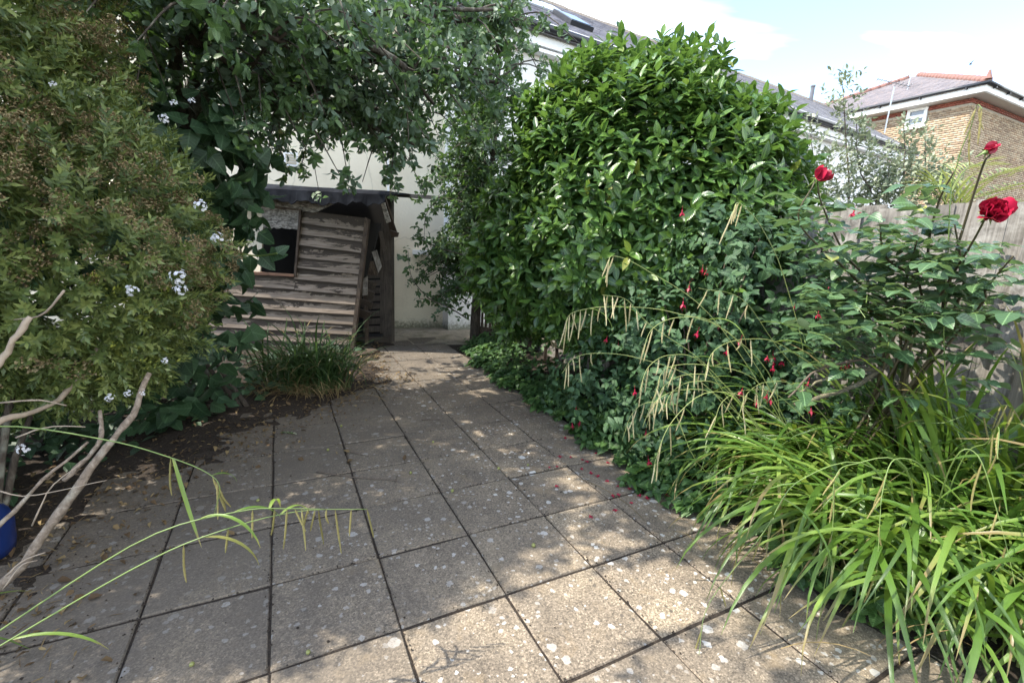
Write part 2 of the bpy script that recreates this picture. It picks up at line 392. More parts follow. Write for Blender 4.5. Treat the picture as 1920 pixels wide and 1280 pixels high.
def slate(name, a, c2, lich):
    b = NB(name); ge = b.n('ShaderNodeNewGeometry'); v = b.coord(); n1 = b.noise(v, 7, 6, .7)
    c = b.ramp(ge.outputs['Random Per Island'], [(0, a), (1, c2)])
    c = b.mix(b.ramp(n1, [(.5, 0), (.68, .7)]), c, lich)
    b.col(c); b.set(Roughness=.42); b.bump(n1, .3, .004); return b.mat
M['slate'] = slate('grey_slate', (.10, .095, .115), (.20, .19, .22), (.28, .26, .24))
M['slate_warm'] = slate('warm_slate', (.075, .068, .078), (.13, .115, .125), (.20, .145, .125))
M['ridge_red'] = plain('red_ridge_tile', (.20, .10, .08), .8, .3, 6, .3)
M['mortar'] = plain('mortar', (.36, .31, .24), .95, .15, 30, .3)
def brickm(name, stops):
    b = NB(name); ge = b.n('ShaderNodeNewGeometry'); v = b.coord(); n1 = b.noise(v, 26, 5, .7)
    c = b.ramp(ge.outputs['Random Per Island'], stops); c = b.mix(.45, c, b.ramp(n1, [(.3, .3), (.7, .7)]), 'OVERLAY'); n4 = b.noise(v, .9, 5, .65); c = b.mix(b.ramp(n4, [(.45, 0), (.75, .45)]), c, (.16, .12, .085))
    b.col(c); b.set(Roughness=.9); b.bump(n1, .4, .005); return b.mat
M['brick'] = brickm('buff_brick', [(0, (.24, .165, .105)), (.3, (.36, .27, .175)), (.7, (.45, .355, .24)), (1, (.33, .22, .13))])
M['brick_red'] = brickm('red_brick', [(0, (.20, .055, .04)), (1, (.30, .09, .06))])
M['soffit'] = plain('white_soffit', (.70, .69, .66), .6, .05, 4, 0)
# timber: grain runs along the axis with the small scale
M['shed_board'] = wood('shed_board', (.20, .145, .10), (.085, .06, .042), (.31, .235, .17), (.12, 3, 2.5), .85)
def shed_mat():
    b = NB('shed_board'); v = b.coord((.12, 3, 2.5), rnd=True); g_ = b.noise(v, 30, 6, .65, .4)
    c = b.ramp(g_, [(.3, (.11, .085, .065)), (.5, (.22, .174, .134)), (.72, (.34, .285, .23))])
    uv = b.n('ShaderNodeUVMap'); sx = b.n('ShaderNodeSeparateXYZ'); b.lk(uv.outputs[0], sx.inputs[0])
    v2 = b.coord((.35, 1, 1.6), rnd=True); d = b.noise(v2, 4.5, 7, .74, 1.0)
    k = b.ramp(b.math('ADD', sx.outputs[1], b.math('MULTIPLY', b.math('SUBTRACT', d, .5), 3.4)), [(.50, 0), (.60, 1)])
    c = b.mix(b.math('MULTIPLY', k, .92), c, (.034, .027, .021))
    k2 = b.ramp(sx.outputs[1], [(.0, .85), (.07, 0)]); c = b.mix(k2, c, (.03, .024, .02))  # under-shadow painted as a thin dark line along each board's lower edge
    oi = b.n('ShaderNodeObjectInfo'); c = b.mix(b.math('MULTIPLY', oi.outputs['Random'], .3), c, (.10, .08, .06))
    b.col(c); b.set(Roughness=.9); b.p.inputs['Specular IOR Level'].default_value = .2; b.bump(g_, .7, .003); return b.mat
M['shed_board'] = shed_mat()
M['shed_dark'] = wood('shed_dark_wood', (.085, .062, .045), (.035, .026, .02), (.15, .12, .09), (2, 2, .25), .6)
M['fence_board'] = wood('fence_board', (.185, .168, .145), (.075, .066, .056), (.31, .285, .25), (3, 3, .10), .6, silver=(.36, .345, .31))
M['post_wood'] = wood('post_wood', (.085, .07, .056), (.04, .034, .028), (.15, .125, .10), (3, 3, .15), .4)
M['beam_wood'] = wood('beam_wood', (.11, .10, .09), (.055, .05, .045), (.21, .20, .18), (.15, 3, 3), .3)
M['chipboard'] = None
def chip():
    b = NB('weathered_chipboard'); v = b.coord((1, 1, 1)); vo = b.n('ShaderNodeTexVoronoi'); vo.inputs['Scale'].default_value = 30; b.lk(b.coord((1, 1, 2.2)), vo.inputs['Vector'])
    se = b.n('ShaderNodeSeparateColor'); b.lk(vo.outputs['Color'], se.inputs[0]); d = b.noise(v, 6, 6, .7)
    c = b.ramp(se.outputs[0], [(0, (.10, .09, .075)), (.6, (.22, .20, .17)), (1, (.36, .33, .29))])
    c = b.mix(b.ramp(d, [(.5, 0), (.65, .85)]), c, (.045, .042, .036)); b.col(c); b.set(Roughness=.9); b.bump(se.outputs[0], .5, .005); return b.mat
M['chipboard'] = chip()
M['pale_panel'] = plain('pale_painted_panel', (.50, .44, .33), .7, .15, 5, .1)
M['dark_inside'] = plain('shade_black_lining', (.014, .012, .010), .95, .3, 6, .1)  # near-black colour painted in for the shade inside the shed

# ------------------------------------------------------------------ ground and paving
S = 0.45; ANG = 0.471
O = np.array([-.3767, 1.5095]); E1 = np.array([math.cos(ANG), math.sin(ANG)]); E2 = np.array([-math.sin(ANG), math.cos(ANG)])
def grid(i, j): return O + E1 * (i * S) + E2 * (j * S)

g = MB(); g.add([(-90, -60, -.09), (90, -60, -.09), (90, 120, -.09), (-90, 120, -.09)], [(0, 1, 2, 3)])
tag(g.build('ground', M['soil']), kind='structure')

def slab_mesh(seed):
    r = random.Random(seed); h = .2205; top = []; low = []
    for (x, y) in ((-1, -1), (0, -1), (1, -1), (1, 0), (1, 1), (0, 1), (-1, 1), (-1, 0)):
        jx, jy = r.uniform(-.0035, .0012), r.uniform(-.0035, .0012)
        top.append((x * (h - .0035 + jx), y * (h - .005 + jy), 0)); low.append((x * (h + .0015 + jx), y * (h - .001 + jy), -.006))
    bot = [(x, y, -.045) for x, y, z in low]
    b = MB(); n = 8
    b.add(top + low + bot, [tuple(range(n))] + [(n + i, n + (i + 1) % n, (i + 1) % n, i) for i in range(n)] + [(2 * n + i, 2 * n + (i + 1) % n, n + (i + 1) % n, n + i) for i in range(n)])
    return b.mesh('slab')
slabs = [slab_mesh(s) for s in range(5)]
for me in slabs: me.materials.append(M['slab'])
patio = empty('patio', (O[0], O[1], 0), 'grey concrete paving slabs laid in a skewed grid between planting beds', None, kind='structure')
ri = random.Random(4)
for j in range(-5, 12):
    for i in range(-6, 5):
        c = grid(i + .5, j + .5)
        if j < -1 and (abs(c[0]) > 2.6 or c[1] < -.6): continue
        if i < -2 - max(0, (3 - j)) * .7 and c[0] < -2.3: continue
        if i < -4 and j > 3 or i < -2 and j > 6 or i < -1 and j > 8: continue
        if i > 3 and j > -1: continue
        o = bpy.data.objects.new('slab', slabs[ri.randrange(5)]); COL.objects.link(o); o.parent = patio
        o.location = (c[0] - O[0], c[1] - O[1], ri.uniform(-.004, .002))
        o.rotation_euler = (ri.uniform(-.006, .006), ri.uniform(-.006, .006), ANG + ri.choice((0, 2)) * math.pi / 2 + ri.uniform(-.006, .006))

# soil: one sheet that lies under the slabs and rises over them in the beds
LB = np.array([G(*p)[:2] for p in ((-300, 1420), (0, 1130), (130, 1015), (240, 905), (380, 860), (480, 800), (610, 752), (690, 722), (742, 694), (716, 655))])
RB = np.array([(2.0, .6), (1.62, 1.3), (1.32, 1.7), (1.28, 2.2), (1.0, 2.5), (.55, 3.7), (.05, 4.6), (-.33, 5.4), (-.55, 6.4), (-.6, 6.8)])
def xl(y): return np.interp(y, LB[:, 1], LB[:, 0])
def xr(y): return np.interp(y, RB[:, 1], RB[:, 0])
step = .035
gx, gy = np.meshgrid(np.arange(-5.0, 3.8, step), np.arange(.2, 7.9, step))
def vnoise(x, y, s, seed):
    r = np.random.default_rng(seed); T_ = r.random((64, 64)); X = x * s; Yv = y * s
    xi = np.floor(X).astype(int); yi = np.floor(Yv).astype(int); fx = X - xi; fy = Yv - yi; fx = fx * fx * (3 - 2 * fx); fy = fy * fy * (3 - 2 * fy)
    q = lambda a, b_: T_[a % 64, b_ % 64]
    return (q(xi, yi) * (1 - fx) + q(xi + 1, yi) * fx) * (1 - fy) + (q(xi, yi + 1) * (1 - fx) + q(xi + 1, yi + 1) * fx) * fy
nA = vnoise(gx, gy, 2.2, 1) - .5; nB = vnoise(gx, gy, 7, 2) - .5; nC = vnoise(gx, gy, 17, 3) - .5
dL = xl(gy) - gx + .10 + .30 * nA + .22 * nB + .12 * nC
dR = gx - xr(gy) + .1 * nA + .08 * nB
dd = np.maximum(dL, dR)
gz = np.clip(-.016 + .10 * np.clip(dd, -.3, .25), -.016, .03) + .016 * nB * (dd > 0) + .010 * nC
gz = np.where(dd < -.05, -.0085 + .004 * nC, gz)
gz = np.where(gy > 6.75, np.minimum(gz, -.02), gz)
ny, nx = gx.shape; V = np.stack([gx, gy, gz], -1).reshape(-1, 3); ii = np.arange(ny * nx).reshape(ny, nx)
a, b_, c_, d_ = ii[:-1, :-1].ravel(), ii[:-1, 1:].ravel(), ii[1:, 1:].ravel(), ii[1:, :-1].ravel()
tag(link('soil', mesh_np('soil', V, np.concatenate([np.stack([a, b_, c_], 1), np.stack([a, c_, d_], 1)]), smooth=True), None, M['soil']), kind='structure')
def soil_z(x, y):
    ix = np.clip(((np.asarray(x) + 5.0) / step).astype(int), 0, nx - 1); iy = np.clip(((np.asarray(y) - .2) / step).astype(int), 0, ny - 1)
    return np.maximum(gz[iy, ix], 0.0)

yb = MB(); yb.box((-1.2, 7.35, -.03), 6.2, 1.5, .056, (.97, .22, 0), (-.22, .97, 0)); tag(yb.build('side_path', M['grit']), kind='structure')

# ------------------------------------------------------------------ houses
def oriented_brick_wall(name, parent, org, d, n, length, z0, z1, hole=None, mat=None):
    """courses of separate bricks standing proud of the mortar; d along, n outwards"""
    bl, bh, gap = .215, .065, .010
    cs = []
    rows = int((z1 - z0) / (bh + gap)); 
    for r in range(rows):
        off = (r % 2) * (bl + gap) / 2
        for k in range(-1, int(length / (bl + gap)) + 1):
            s0 = k * (bl + gap) + off; s1 = s0 + bl; s0 = max(s0, 0); s1 = min(s1, length)
            if s1 - s0 < .03: continue
            zz0 = z0 + r * (bh + gap)
            if hole and s1 > hole[0] and s0 < hole[1] and zz0 + bh > hole[2] and zz0 < hole[3]:
                if s0 < hole[0] - .03: s1 = hole[0]
                elif s1 > hole[1] + .03: s0 = hole[1]
                else: continue
            cs.append((s0, s1, zz0, zz0 + bh))
    cs = np.array(cs); q = rng.uniform(.004, .009, len(cs))
    org = np.array(org); d3 = np.array([d[0], d[1], 0]); n3 = np.array([n[0], n[1], 0])
    def pt(s_, z_, dep): return org[None, :] + d3 * s_[:, None] + np.array([0, 0, 1.0]) * z_[:, None] + n3 * dep[:, None]
    o_ = np.zeros(len(cs)) - .03
    P8 = np.stack([pt(cs[:, 0], cs[:, 2], q), pt(cs[:, 1], cs[:, 2], q), pt(cs[:, 1], cs[:, 3], q), pt(cs[:, 0], cs[:, 3], q),
                   pt(cs[:, 0], cs[:, 2], o_), pt(cs[:, 1], cs[:, 2], o_), pt(cs[:, 1], cs[:, 3], o_), pt(cs[:, 0], cs[:, 3], o_)], 1)
    T = np.array([(0, 1, 2), (0, 2, 3), (0, 4, 5), (0, 5, 1), (1, 5, 6), (1, 6, 2), (2, 6, 7), (2, 7, 3), (3, 7, 4), (3, 4, 0)])
    TT = (T[None] + 8 * np.arange(len(cs))[:, None, None]).reshape(-1, 3)
    base = np.array(parent.location)
    return tag(link(name, mesh_np(name, P8.reshape(-1, 3) - base, TT), parent, mat), kind='stuff')

def slate_plane(name, parent, e0, e1, r0, r1, mat, w=.3, gauge=.2):
    """overlapping slates between an eave e0-e1 and a ridge r0-r1 (may be a point)"""
    e0, e1, r0, r1 = map(lambda p: np.array(p, float), (e0, e1, r0, r1))
    nrm = norm(np.cross(e1 - e0, r0 - e0)); nrm = nrm if nrm[2] > 0 else -nrm
    H = np.linalg.norm(((r0 + r1) / 2) - ((e0 + e1) / 2)); rows = int(H / gauge)
    V = []; T = []
    for r in range(rows):
        t0, t1 = r / rows, min(1.0, (r + 1.35) / rows)
        a0 = e0 + (r0 - e0) * t0; a1 = e1 + (r1 - e1) * t0; b0 = e0 + (r0 - e0) * t1; b1 = e1 + (r1 - e1) * t1
        L = np.linalg.norm(a1 - a0); k = max(1, int(L / w)); off = (.5 if r % 2 else 0)
        for q in range(k + 1):
            u0 = max(0, (q - off) / k) ; u1 = min(1, (q + 1 - off) / k) - .006 / max(L, .1)
            if u1 - u0 < .1 / max(k, 1): continue
            lift = nrm * (.016 + rng.uniform(0, .008)); bse = len(V)
            p = [a0 + (a1 - a0) * u0 + lift, a0 + (a1 - a0) * u1 + lift, b0 + (b1 - b0) * u1 + nrm * .003, b0 + (b1 - b0) * u0 + nrm * .003]
            V += p + [p[0] - lift, p[1] - lift]
            T += [(bse, bse + 1, bse + 2), (bse, bse + 2, bse + 3), (bse + 4, bse + 5, bse + 1), (bse + 4, bse + 1, bse)]
    base = np.array(parent.location)
    return tag(link(name, mesh_np(name, np.array(V) - base, T), parent, mat), kind='stuff')

# --- cream rendered house behind the shed
cw0, cw1 = np.array([-2.02, 7.72]), np.array([-1.02, 8.03]); cdv = norm(cw1 - cw0); cnv = np.array([cdv[1], -cdv[0]])
C0 = cw0 - cdv * 6.5
cream = empty('cream_house', (C0[0], C0[1], 0), 'cream rendered house end behind the broken shed', 'house')
def loc3(p, z=0.0, base=C0): return np.array([p[0] - base[0], p[1] - base[1], z])
b = MB(); L_ = 6.5 + np.linalg.norm(cw1 - cw0)
b.box(loc3((C0 + cw1) / 2 - cnv * 1.6, 2.2), L_, 3.2, 4.9, (*cdv, 0), (*(-cnv), 0)); b.build('wall', M['cream_wall'], cream)
b = MB()
for s_, zz_ in ((0, 4.66), (1, 5.75)): pass
f0, f1 = C0 + cnv * .3 - cdv * .2, cw1 + cnv * .3 + cdv * .2
rb = [loc3(f0, 4.65), loc3(f1, 4.65), loc3(f1 - cnv * 3.7, 6.3), loc3(f0 - cnv * 3.7, 6.3)]
b.hexa(rb, [p + np.array([0, 0, .12]) for p in rb]); rf = b.build('roof', M['slate'], cream)
b = MB(); pv = A(545, 299, 7.3)
def on_cream(px, py):
    r = ray(px, py); t = ((np.array([*cw0]) - CAM[:2]) @ cnv) / (r[:2] @ cnv); return CAM + r * t
p = on_cream(546, 299); q = np.array([*cnv, 0]); X = np.array([*cdv, 0])
b.box(p - np.array([*C0, 0]) + q * .012, .20, .024, .20, X, q)
vent = b.build('vent', M['white_paint'], cream)
b = MB()
for k in range(4): b.box(p - np.array([*C0, 0]) + q * .03 + np.array([0, 0, -.055 + .037 * k]), .145, .012, .026, X, q)
b.build('louvre', M['pale_panel'], vent)
b = MB(); p = on_cream(787, 473); b.box(p - np.array([*C0, 0]) + q * .05, .24, .10, .075, X, q); b.build('ledge', M['white_paint'], cream)
b = MB(); p = on_cream(728, 333); b.tube([p - np.array([*C0, 0]) + q * .03 + np.array([0, 0, z]) for z in (-1.2, 0, 1.8)], .017, 8); b.build('waste_pipe', M['white_paint'], cream)
b = MB(); b.box(loc3(cw1 + cdv * .06 + cnv * .02, 1.15), .11, .14, 2.3, X, q); b.build('door_frame', M['white_paint'], cream)
b = MB(); b.box(loc3(cw1 + cdv * .55 - cnv * .05, 1.05), .84, .05, 2.1, X, q)
for k in range(8): b.box(loc3(cw1 + cdv * (.17 + k * .105) - cnv * .02, 1.05), .095, .02, 2.06, X, q)
b.build('side_gate', plain('yellow_paint', (.55, .50, .26), .6, .15, 6, .1), cream)

# --- long white house on the right
w0 = np.array([.38, 8.39]); w1 = np.array([12.72, 15.82]); wd = norm(w1 - w0); wn = np.array([wd[1], -wd[0]]); EH = 5.0
W0 = w0 - wd * 1.6; white = empty('white_house', (W0[0], W0[1], 0), 'long white rendered house with a slate roof above the clipped evergreen bush', 'house')
def wl(p, z): return np.array([p[0] - W0[0], p[1] - W0[1], z])
X = np.array([*wd, 0]); q = np.array([*wn, 0]); L_ = np.linalg.norm(w1 - W0)
b = MB(); b.box(wl((W0 + w1) / 2 - wn * 3.22, 2.4), L_, 6.0, 4.86, X, -q); b.build('wall', M['white_wall'], white)
b = MB(); b.box(wl((W0 + w1) / 2 - wn * .10, 4.80), L_, .05, .20, X, -q)
b.box(wl((W0 + w1) / 2 - wn * .13, 4.62), L_, .18, .05, X, -q); b.build('fascia', M['white_paint'], white)
b = MB(); b.tube([wl(W0 + wd * s_ + wn * .03, 4.93) for s_ in np.linspace(0, L_, 12)], .062, 8); gut = b.build('gutter', M['black_plastic'], white, True)
b = MB()
for k in range(14): b.box(wl(W0 + wd * (k * 1.05 + .3) + wn * .02, 4.91), .03, .15, .15, X, -q)
b.build('gutter_bracket', M['black_plastic'], white)
rz = 6.95; e0_, e1_ = W0 - wd * .2, w1 + wd * .2; D_ = 3.0
b = MB(); rr = [wl(e0_, 4.95), wl(e1_, 4.95), wl(e1_ - wn * D_, rz - .02), wl(e0_ - wn * D_, rz - .02)]
b.hexa(rr, [p - np.array([0, 0, .10]) for p in rr])
rr = [wl(e1_ - wn * 2 * D_, 4.95), wl(e0_ - wn * 2 * D_, 4.95), wl(e0_ - wn * D_, rz - .02), wl(e1_ - wn * D_, rz - .02)]
b.hexa(rr, [p - np.array([0, 0, .10]) for p in rr])
for ee in (e0_ + wd * .25, e1_ - wd * .25):
    b.add([wl(ee - wn * .25, 4.80), wl(ee - wn * (2 * D_ - .25), 4.80), wl(ee - wn * D_, rz - .2)], [(0, 1, 2)])
roofw = b.build('roof', M['slate'], white)
bs = np.array([*W0, 0])
sp_ = slate_plane('slate', white, wl(e0_, 4.96) + bs, wl(e1_, 4.96) + bs, wl(e0_ - wn * D_, rz) + bs, wl(e1_ - wn * D_, rz) + bs, M['slate'])
b = MB()
for k in range(int((L_ + .4) / .42)):
    c0 = wl(e0_ + wd * (k * .42) - wn * D_, rz + .015 + random.uniform(-.008, .008)); c1 = c0 + X * .40
    pr = [(-.14, -.09), (-.08, .0), (0, .035), (.08, .0), (.14, -.09)]
    va = [c0 + q * u + np.array([0, 0, v_]) for u, v_ in pr]; vb = [c1 + q * u + np.array([0, 0, v_]) for u, v_ in pr]
    b.add(va + vb, [(i, i + 1, i + 6, i + 5) for i in range(4)] + [(0, 1, 2, 3, 4), (9, 8, 7, 6, 5)])
b.build('ridge_tile', plain('ridge_tile', (.20, .17, .14), .9, .3, 8, .3), white)
# pale flashing above the gutter
b = MB(); sn = norm(np.array([0, 0, D_]) + q * (rz - 4.96)); up_ = norm(-q * D_ + np.array([0, 0, rz - 4.96]))
b.box((wl(e0_, 4.96) + wl(e1_, 4.96)) / 2 + up_ * .10 + sn * .032, L_ + .4, .16, .008, X, up_, sn); b.build('flashing', plain('pale_flashing', (.5, .49, .47), .6, .25, 4, .1), white)
def on_roof(px, py):
    n_ = sn; p0 = wl(e0_, 4.96) + bs; r = ray(px, py); t = ((p0 - CAM) @ n_) / (r @ n_); return CAM + r * t - bs
b = MB(); p = on_roof(1072, 45); b.box(p + sn * .05, .55, .75, .10, X, up_, sn); skl = b.build('skylight', M['black_plastic'], white)
b = MB(); b.box(p + sn * .104, .45, .62, .012, X, up_, sn); b.build('pane', M['glass'], skl)
b = MB(); p = on_roof(1012, 12); b.box(p + sn * .035, 1.1, .9, .03, X, up_, sn); b.build('roof_light', plain('pale_roof_sheet', (.36, .38, .41), .4, .1, 3, 0), white)
def on_wall(px, py, off=-.20):
    p0 = W0 + wn * off; r = ray(px, py); t = ((p0 - CAM[:2]) @ wn) / (r[:2] @ wn); return CAM + r * t - bs
p = on_wall(1088, 84); pg = np.array(p) + q * .24
b = MB(); t0 = pg + np.array([0, 0, 4.88 - p[2]])
b.tube(spline([t0, t0 + np.array([0, 0, -.14]), t0 - q * .12 + np.array([0, 0, -.27]), t0 - q * .16 + np.array([0, 0, -.40]), t0 - q * .16 + np.array([0, 0, -2.4]), t0 - q * .16 + np.array([0, 0, -4.8])], 26), .042, 10)
b.lathe(t0 + np.array([0, 0, -.10]), [(.055, 0), (.075, .1), (.075, .13)], 10); b.build('downpipe', M['black_plastic'], white, True)
b = MB(); p = on_roof(1520, 190); b.tube([p + np.array([0, 0, -.1]), p + np.array([0, 0, .45])], .065, 10); b.tube([p + np.array([0, 0, .45]), p + np.array([0, 0, .50])], .078, 10); b.build('flue', plain('flue_metal', (.12, .12, .13), .5, .2, 8, 0, .4), white)
b = MB(); p = on_wall(1648, 280); b.tube(spline([p + q * .02 + np.array([0, 0, .35]), p + q * .03, p + q * .02 + X * -.06 + np.array([0, 0, -.45])], 8), .012, 5); b.build('cable', M['black_plastic'], white)

# --- brick house
bd, bdr = -E1 * 0 + E2, E1           # left face runs along E2, right face along E1
bc = np.array([15.41, 16.88]); EB = 7.5
wc = bc + .45 * E2 + .45 * E1
brick = empty('brick_house', (wc[0], wc[1], 0), 'buff brick house with hipped slate roof and one white window', 'house')
bb = np.array([*wc, 0]); LL, LR = 9.0, 8.0; XL = np.array([*E2, 0]); XR = np.array([*E1, 0])
b = MB(); ctr = XL * LL / 2 + XR * LR / 2; b.box(ctr + np.array([0, 0, 3.65]), LR - .04, LL - .04, 7.2, XR, XL); b.build('wall', M['mortar'], brick)
nL, nR = -E1, -E2
def on_face(px, py, n_):
    r = ray(px, py); t = ((wc - CAM[:2]) @ n_) / (r[:2] @ n_); return CAM + r * t
wp = [on_face(*p, nL) for p in ((1745, 186), (1706, 192), (1735, 236), (1697, 243))]
s_of = lambda p: (p[:2] - wc) @ E2
ws0, ws1 = min(s_of(wp[0]), s_of(wp[2])), max(s_of(wp[1]), s_of(wp[3])); wz0, wz1 = (wp[2][2] + wp[3][2]) / 2, 7.18
ws0, ws1 = (s_of(wp[0]) + s_of(wp[2])) / 2, (s_of(wp[1]) + s_of(wp[3])) / 2
oriented_brick_wall('brick', brick, (*wc, 0), E2, nL, LL, 2.0, 7.02, (ws0, ws1, wz0, 9), M['brick'])
oriented_brick_wall('brick', brick, (*wc, 0), E1, nR, LR, 2.0, 7.02, None, M['brick'])
oriented_brick_wall('red_brick_course', brick, (wc[0] - E1[0] * .012, wc[1] - E1[1] * .012, 0), E2, nL, LL, 7.025, 7.18, (ws0, ws1, wz0, 9), M['brick_red'])
oriented_brick_wall('red_brick_course', brick, (wc[0] - E2[0] * .012, wc[1] - E2[1] * .012, 0), E1, nR, LR, 7.025, 7.18, None, M['brick_red'])
# window: frame, casements, panes, sill
wm = (ws0 + ws1) / 2; ww = ws1 - ws0; wh = wz1 - wz0; nl3 = np.array([*nL, 0])
def fp(s_, z_, off=0.0): return XL * s_ + np.array([0, 0, z_]) + nl3 * off
b = MB()
for s_, w_ in ((ws0 + .05, .10), (ws1 - .05, .10)): b.box(fp(s_, (wz0 + wz1) / 2, .03), w_, .08, wh, XL, nl3)
for z_, h_ in ((wz0 + .06, .12), (wz1 - .05, .10), ((wz0 + wz1) / 2 + .03, .12)): b.box(fp(wm, z_, .028), ww - .20, .076, h_, XL, nl3)
win = b.build('window', M['white_paint'], brick)
b = MB(); b.box(fp(wm, wz0 - .03, .07), ww + .12, .16, .06, XL, nl3); b.build('sill', M['white_paint'], win)
for z0_, z1_ in ((wz0 + .12, (wz0 + wz1) / 2 - .03), ((wz0 + wz1) / 2 + .09, wz1 - .10)):
    b = MB(); b.box(fp(wm, (z0_ + z1_) / 2, .012), ww - .2, .02, z1_ - z0_, XL, nl3); b.build('pane', M['glass'], win)
# eaves
bcl = np.array([*(bc - wc), 0])
b = MB(); b.box(bcl + XL * (LL + .9) / 2 + np.array([0, 0, 7.34]) + XR * .012, .024, LL + .9, .26, XR, XL); b.box(bcl + XR * (LR + .9) / 2 + np.array([0, 0, 7.34]) + XL * .012, LR + .85, .024, .26, XR, XL); b.build('fascia', M['white_paint'], brick)
b = MB(); b.box(ctr + np.array([0, 0, 7.205]), LR + .84, LL + .84, .03, XR, XL); b.build('soffit', M['soffit'], brick)
b = MB()
b.tube([bcl + XL * s_ - XR * .06 + np.array([0, 0, 7.45]) for s_ in np.linspace(-.1, LL + .9, 9)], .06, 8)
b.tube([bcl + XR * s_ - XL * .06 + np.array([0, 0, 7.45]) for s_ in np.linspace(-.1, LR + .9, 9)], .06, 8); b.build('gutter', M['black_plastic'], brick, True)
b = MB()
for k in range(7): b.box(bcl + XL * (k * 1.3 + .5) - XR * .03 + np.array([0, 0, 7.41]), .14, .04, .12, XR, XL); b.box(bcl + XR * (k * 1.1 + .5) - XL * .03 + np.array([0, 0, 7.41]), .04, .14, .12, XR, XL)
b.build('gutter_bracket', M['black_plastic'], brick)
r_ = ray(1721, 142); apd = bcl + XL * (LL + .9) / 2 + XR * (LR + .9) / 2 + bb
t_ = np.linalg.norm(apd[:2]) / np.linalg.norm(r_[:2]); apex = np.array([apd[0], apd[1], 0.0]); 
apex = CAM + r_ * (np.dot(apd[:2] - CAM[:2], norm(r_[:2])) / np.linalg.norm(r_[:2])); ap = apex - bb
ev = [bcl + np.array([0, 0, 7.50]), bcl + XR * (LR + .9) + np.array([0, 0, 7.50]), bcl + XR * (LR + .9) + XL * (LL + .9) + np.array([0, 0, 7.50]), bcl + XL * (LL + .9) + np.array([0, 0, 7.50])]
b = MB(); b.add(ev + [ap], [(0, 1, 4), (1, 2, 4), (2, 3, 4), (3, 0, 4), (3, 2, 1, 0)]); b.build('roof', M['slate_warm'], brick)
slate_plane('slate', brick, ev[3] + bb, ev[0] + bb, ap + bb, ap + bb, M['slate_warm'])
slate_plane('slate', brick, ev[0] + bb, ev[1] + bb, ap + bb, ap + bb, M['slate_warm'])
b = MB()
for e_ in (ev[0], ev[3], ev[1]):
    L2 = np.linalg.norm(ap - e_); k2 = int(L2 / .35); dr = (ap - e_) / L2
    for k in range(k2): b.tube([e_ + dr * (k * .35) + np.array([0, 0, .02]), e_ + dr * (k * .35 + .36) + np.array([0, 0, .03])], [.13, .11], 8)
hip = tag(b.build('hip_tile', M['ridge_red'], brick, True), kind='stuff')
b = MB(); b.lathe(ev[0] + np.array([0, 0, .06]), [(.12, 0), (.07, .12), (.03, .28)], 8); b.build('finial', M['ridge_red'], brick)

# --- aerials on the roofs
def aerial(label, base, head, boom0, boom1, nel, el, cross=None):
    t = empty('television_aerial', base, label, 'aerial', 'aerials on the roofs')
    base = np.array(base); b = MB(); b.tube([base * 0, np.array(head) - base], .022, 6); b.build('mast', M['steel'], t)
    a0, a1 = np.array(boom0) - base, np.array(boom1) - base; b = MB(); b.tube([a0, a1], .014, 5); b.build('boom', M['steel'], t)
    dvv = norm(a1 - a0); sd = norm(np.cross(dvv, [0, 0, 1]))
    for k in range(nel):
        c = a0 + (a1 - a0) * ((k + .5) / nel); b = MB(); s2 = norm(sd + np.array([0, 0, .35]))
        b.tube([c - s2 * el, c + s2 * el], .012, 4); b.build('element', M['steel'], t)
    return t
yA = 16.6
aerial('tall television aerial with a row of rods above the white house roof end', A(1658, 250, yA), A(1677, 163, yA), A(1643, 148, yA), A(1708, 163, yA), 9, .13)
yB = 20.5
aerial('small bare aerial with one cross bar on the brick house roof', A(1699, 178, yB), A(1709, 138, yB), A(1695, 145, yB), A(1723, 134, yB), 2, .06)

# --- bird
bp = A(1815, 122, 30); bt = empty('bird', bp, 'small dark bird flying above the brick house roof', 'bird')
b = MB(); b.lathe((0, -.13, 0), [(.004, -.05), (.03, 0), (.055, .08), (.05, .16), (.03, .22), (.012, .27)], 8, (0.96, .2, .15))
hs = [(.02, -.10, .0), (.14, -.10, .02), (.10, .18, .20), (.0, .42, .26), (.03, .16, .18)]
for sgn in (1, -1):
    vv = [(x, y * sgn - .13, z) for x, y, z in hs]; b.add(vv + [(x, y, z - .012) for x, y, z in vv], [(0, 1, 2, 4), (4, 2, 3), (5, 9, 7, 6), (9, 8, 7), (0, 5, 6, 1), (1, 6, 7, 2), (2, 7, 8, 3)])
b.build('body', plain('dark_feather', (.09, .09, .10), .8), bt); bt.scale = (.7, .7, .7)

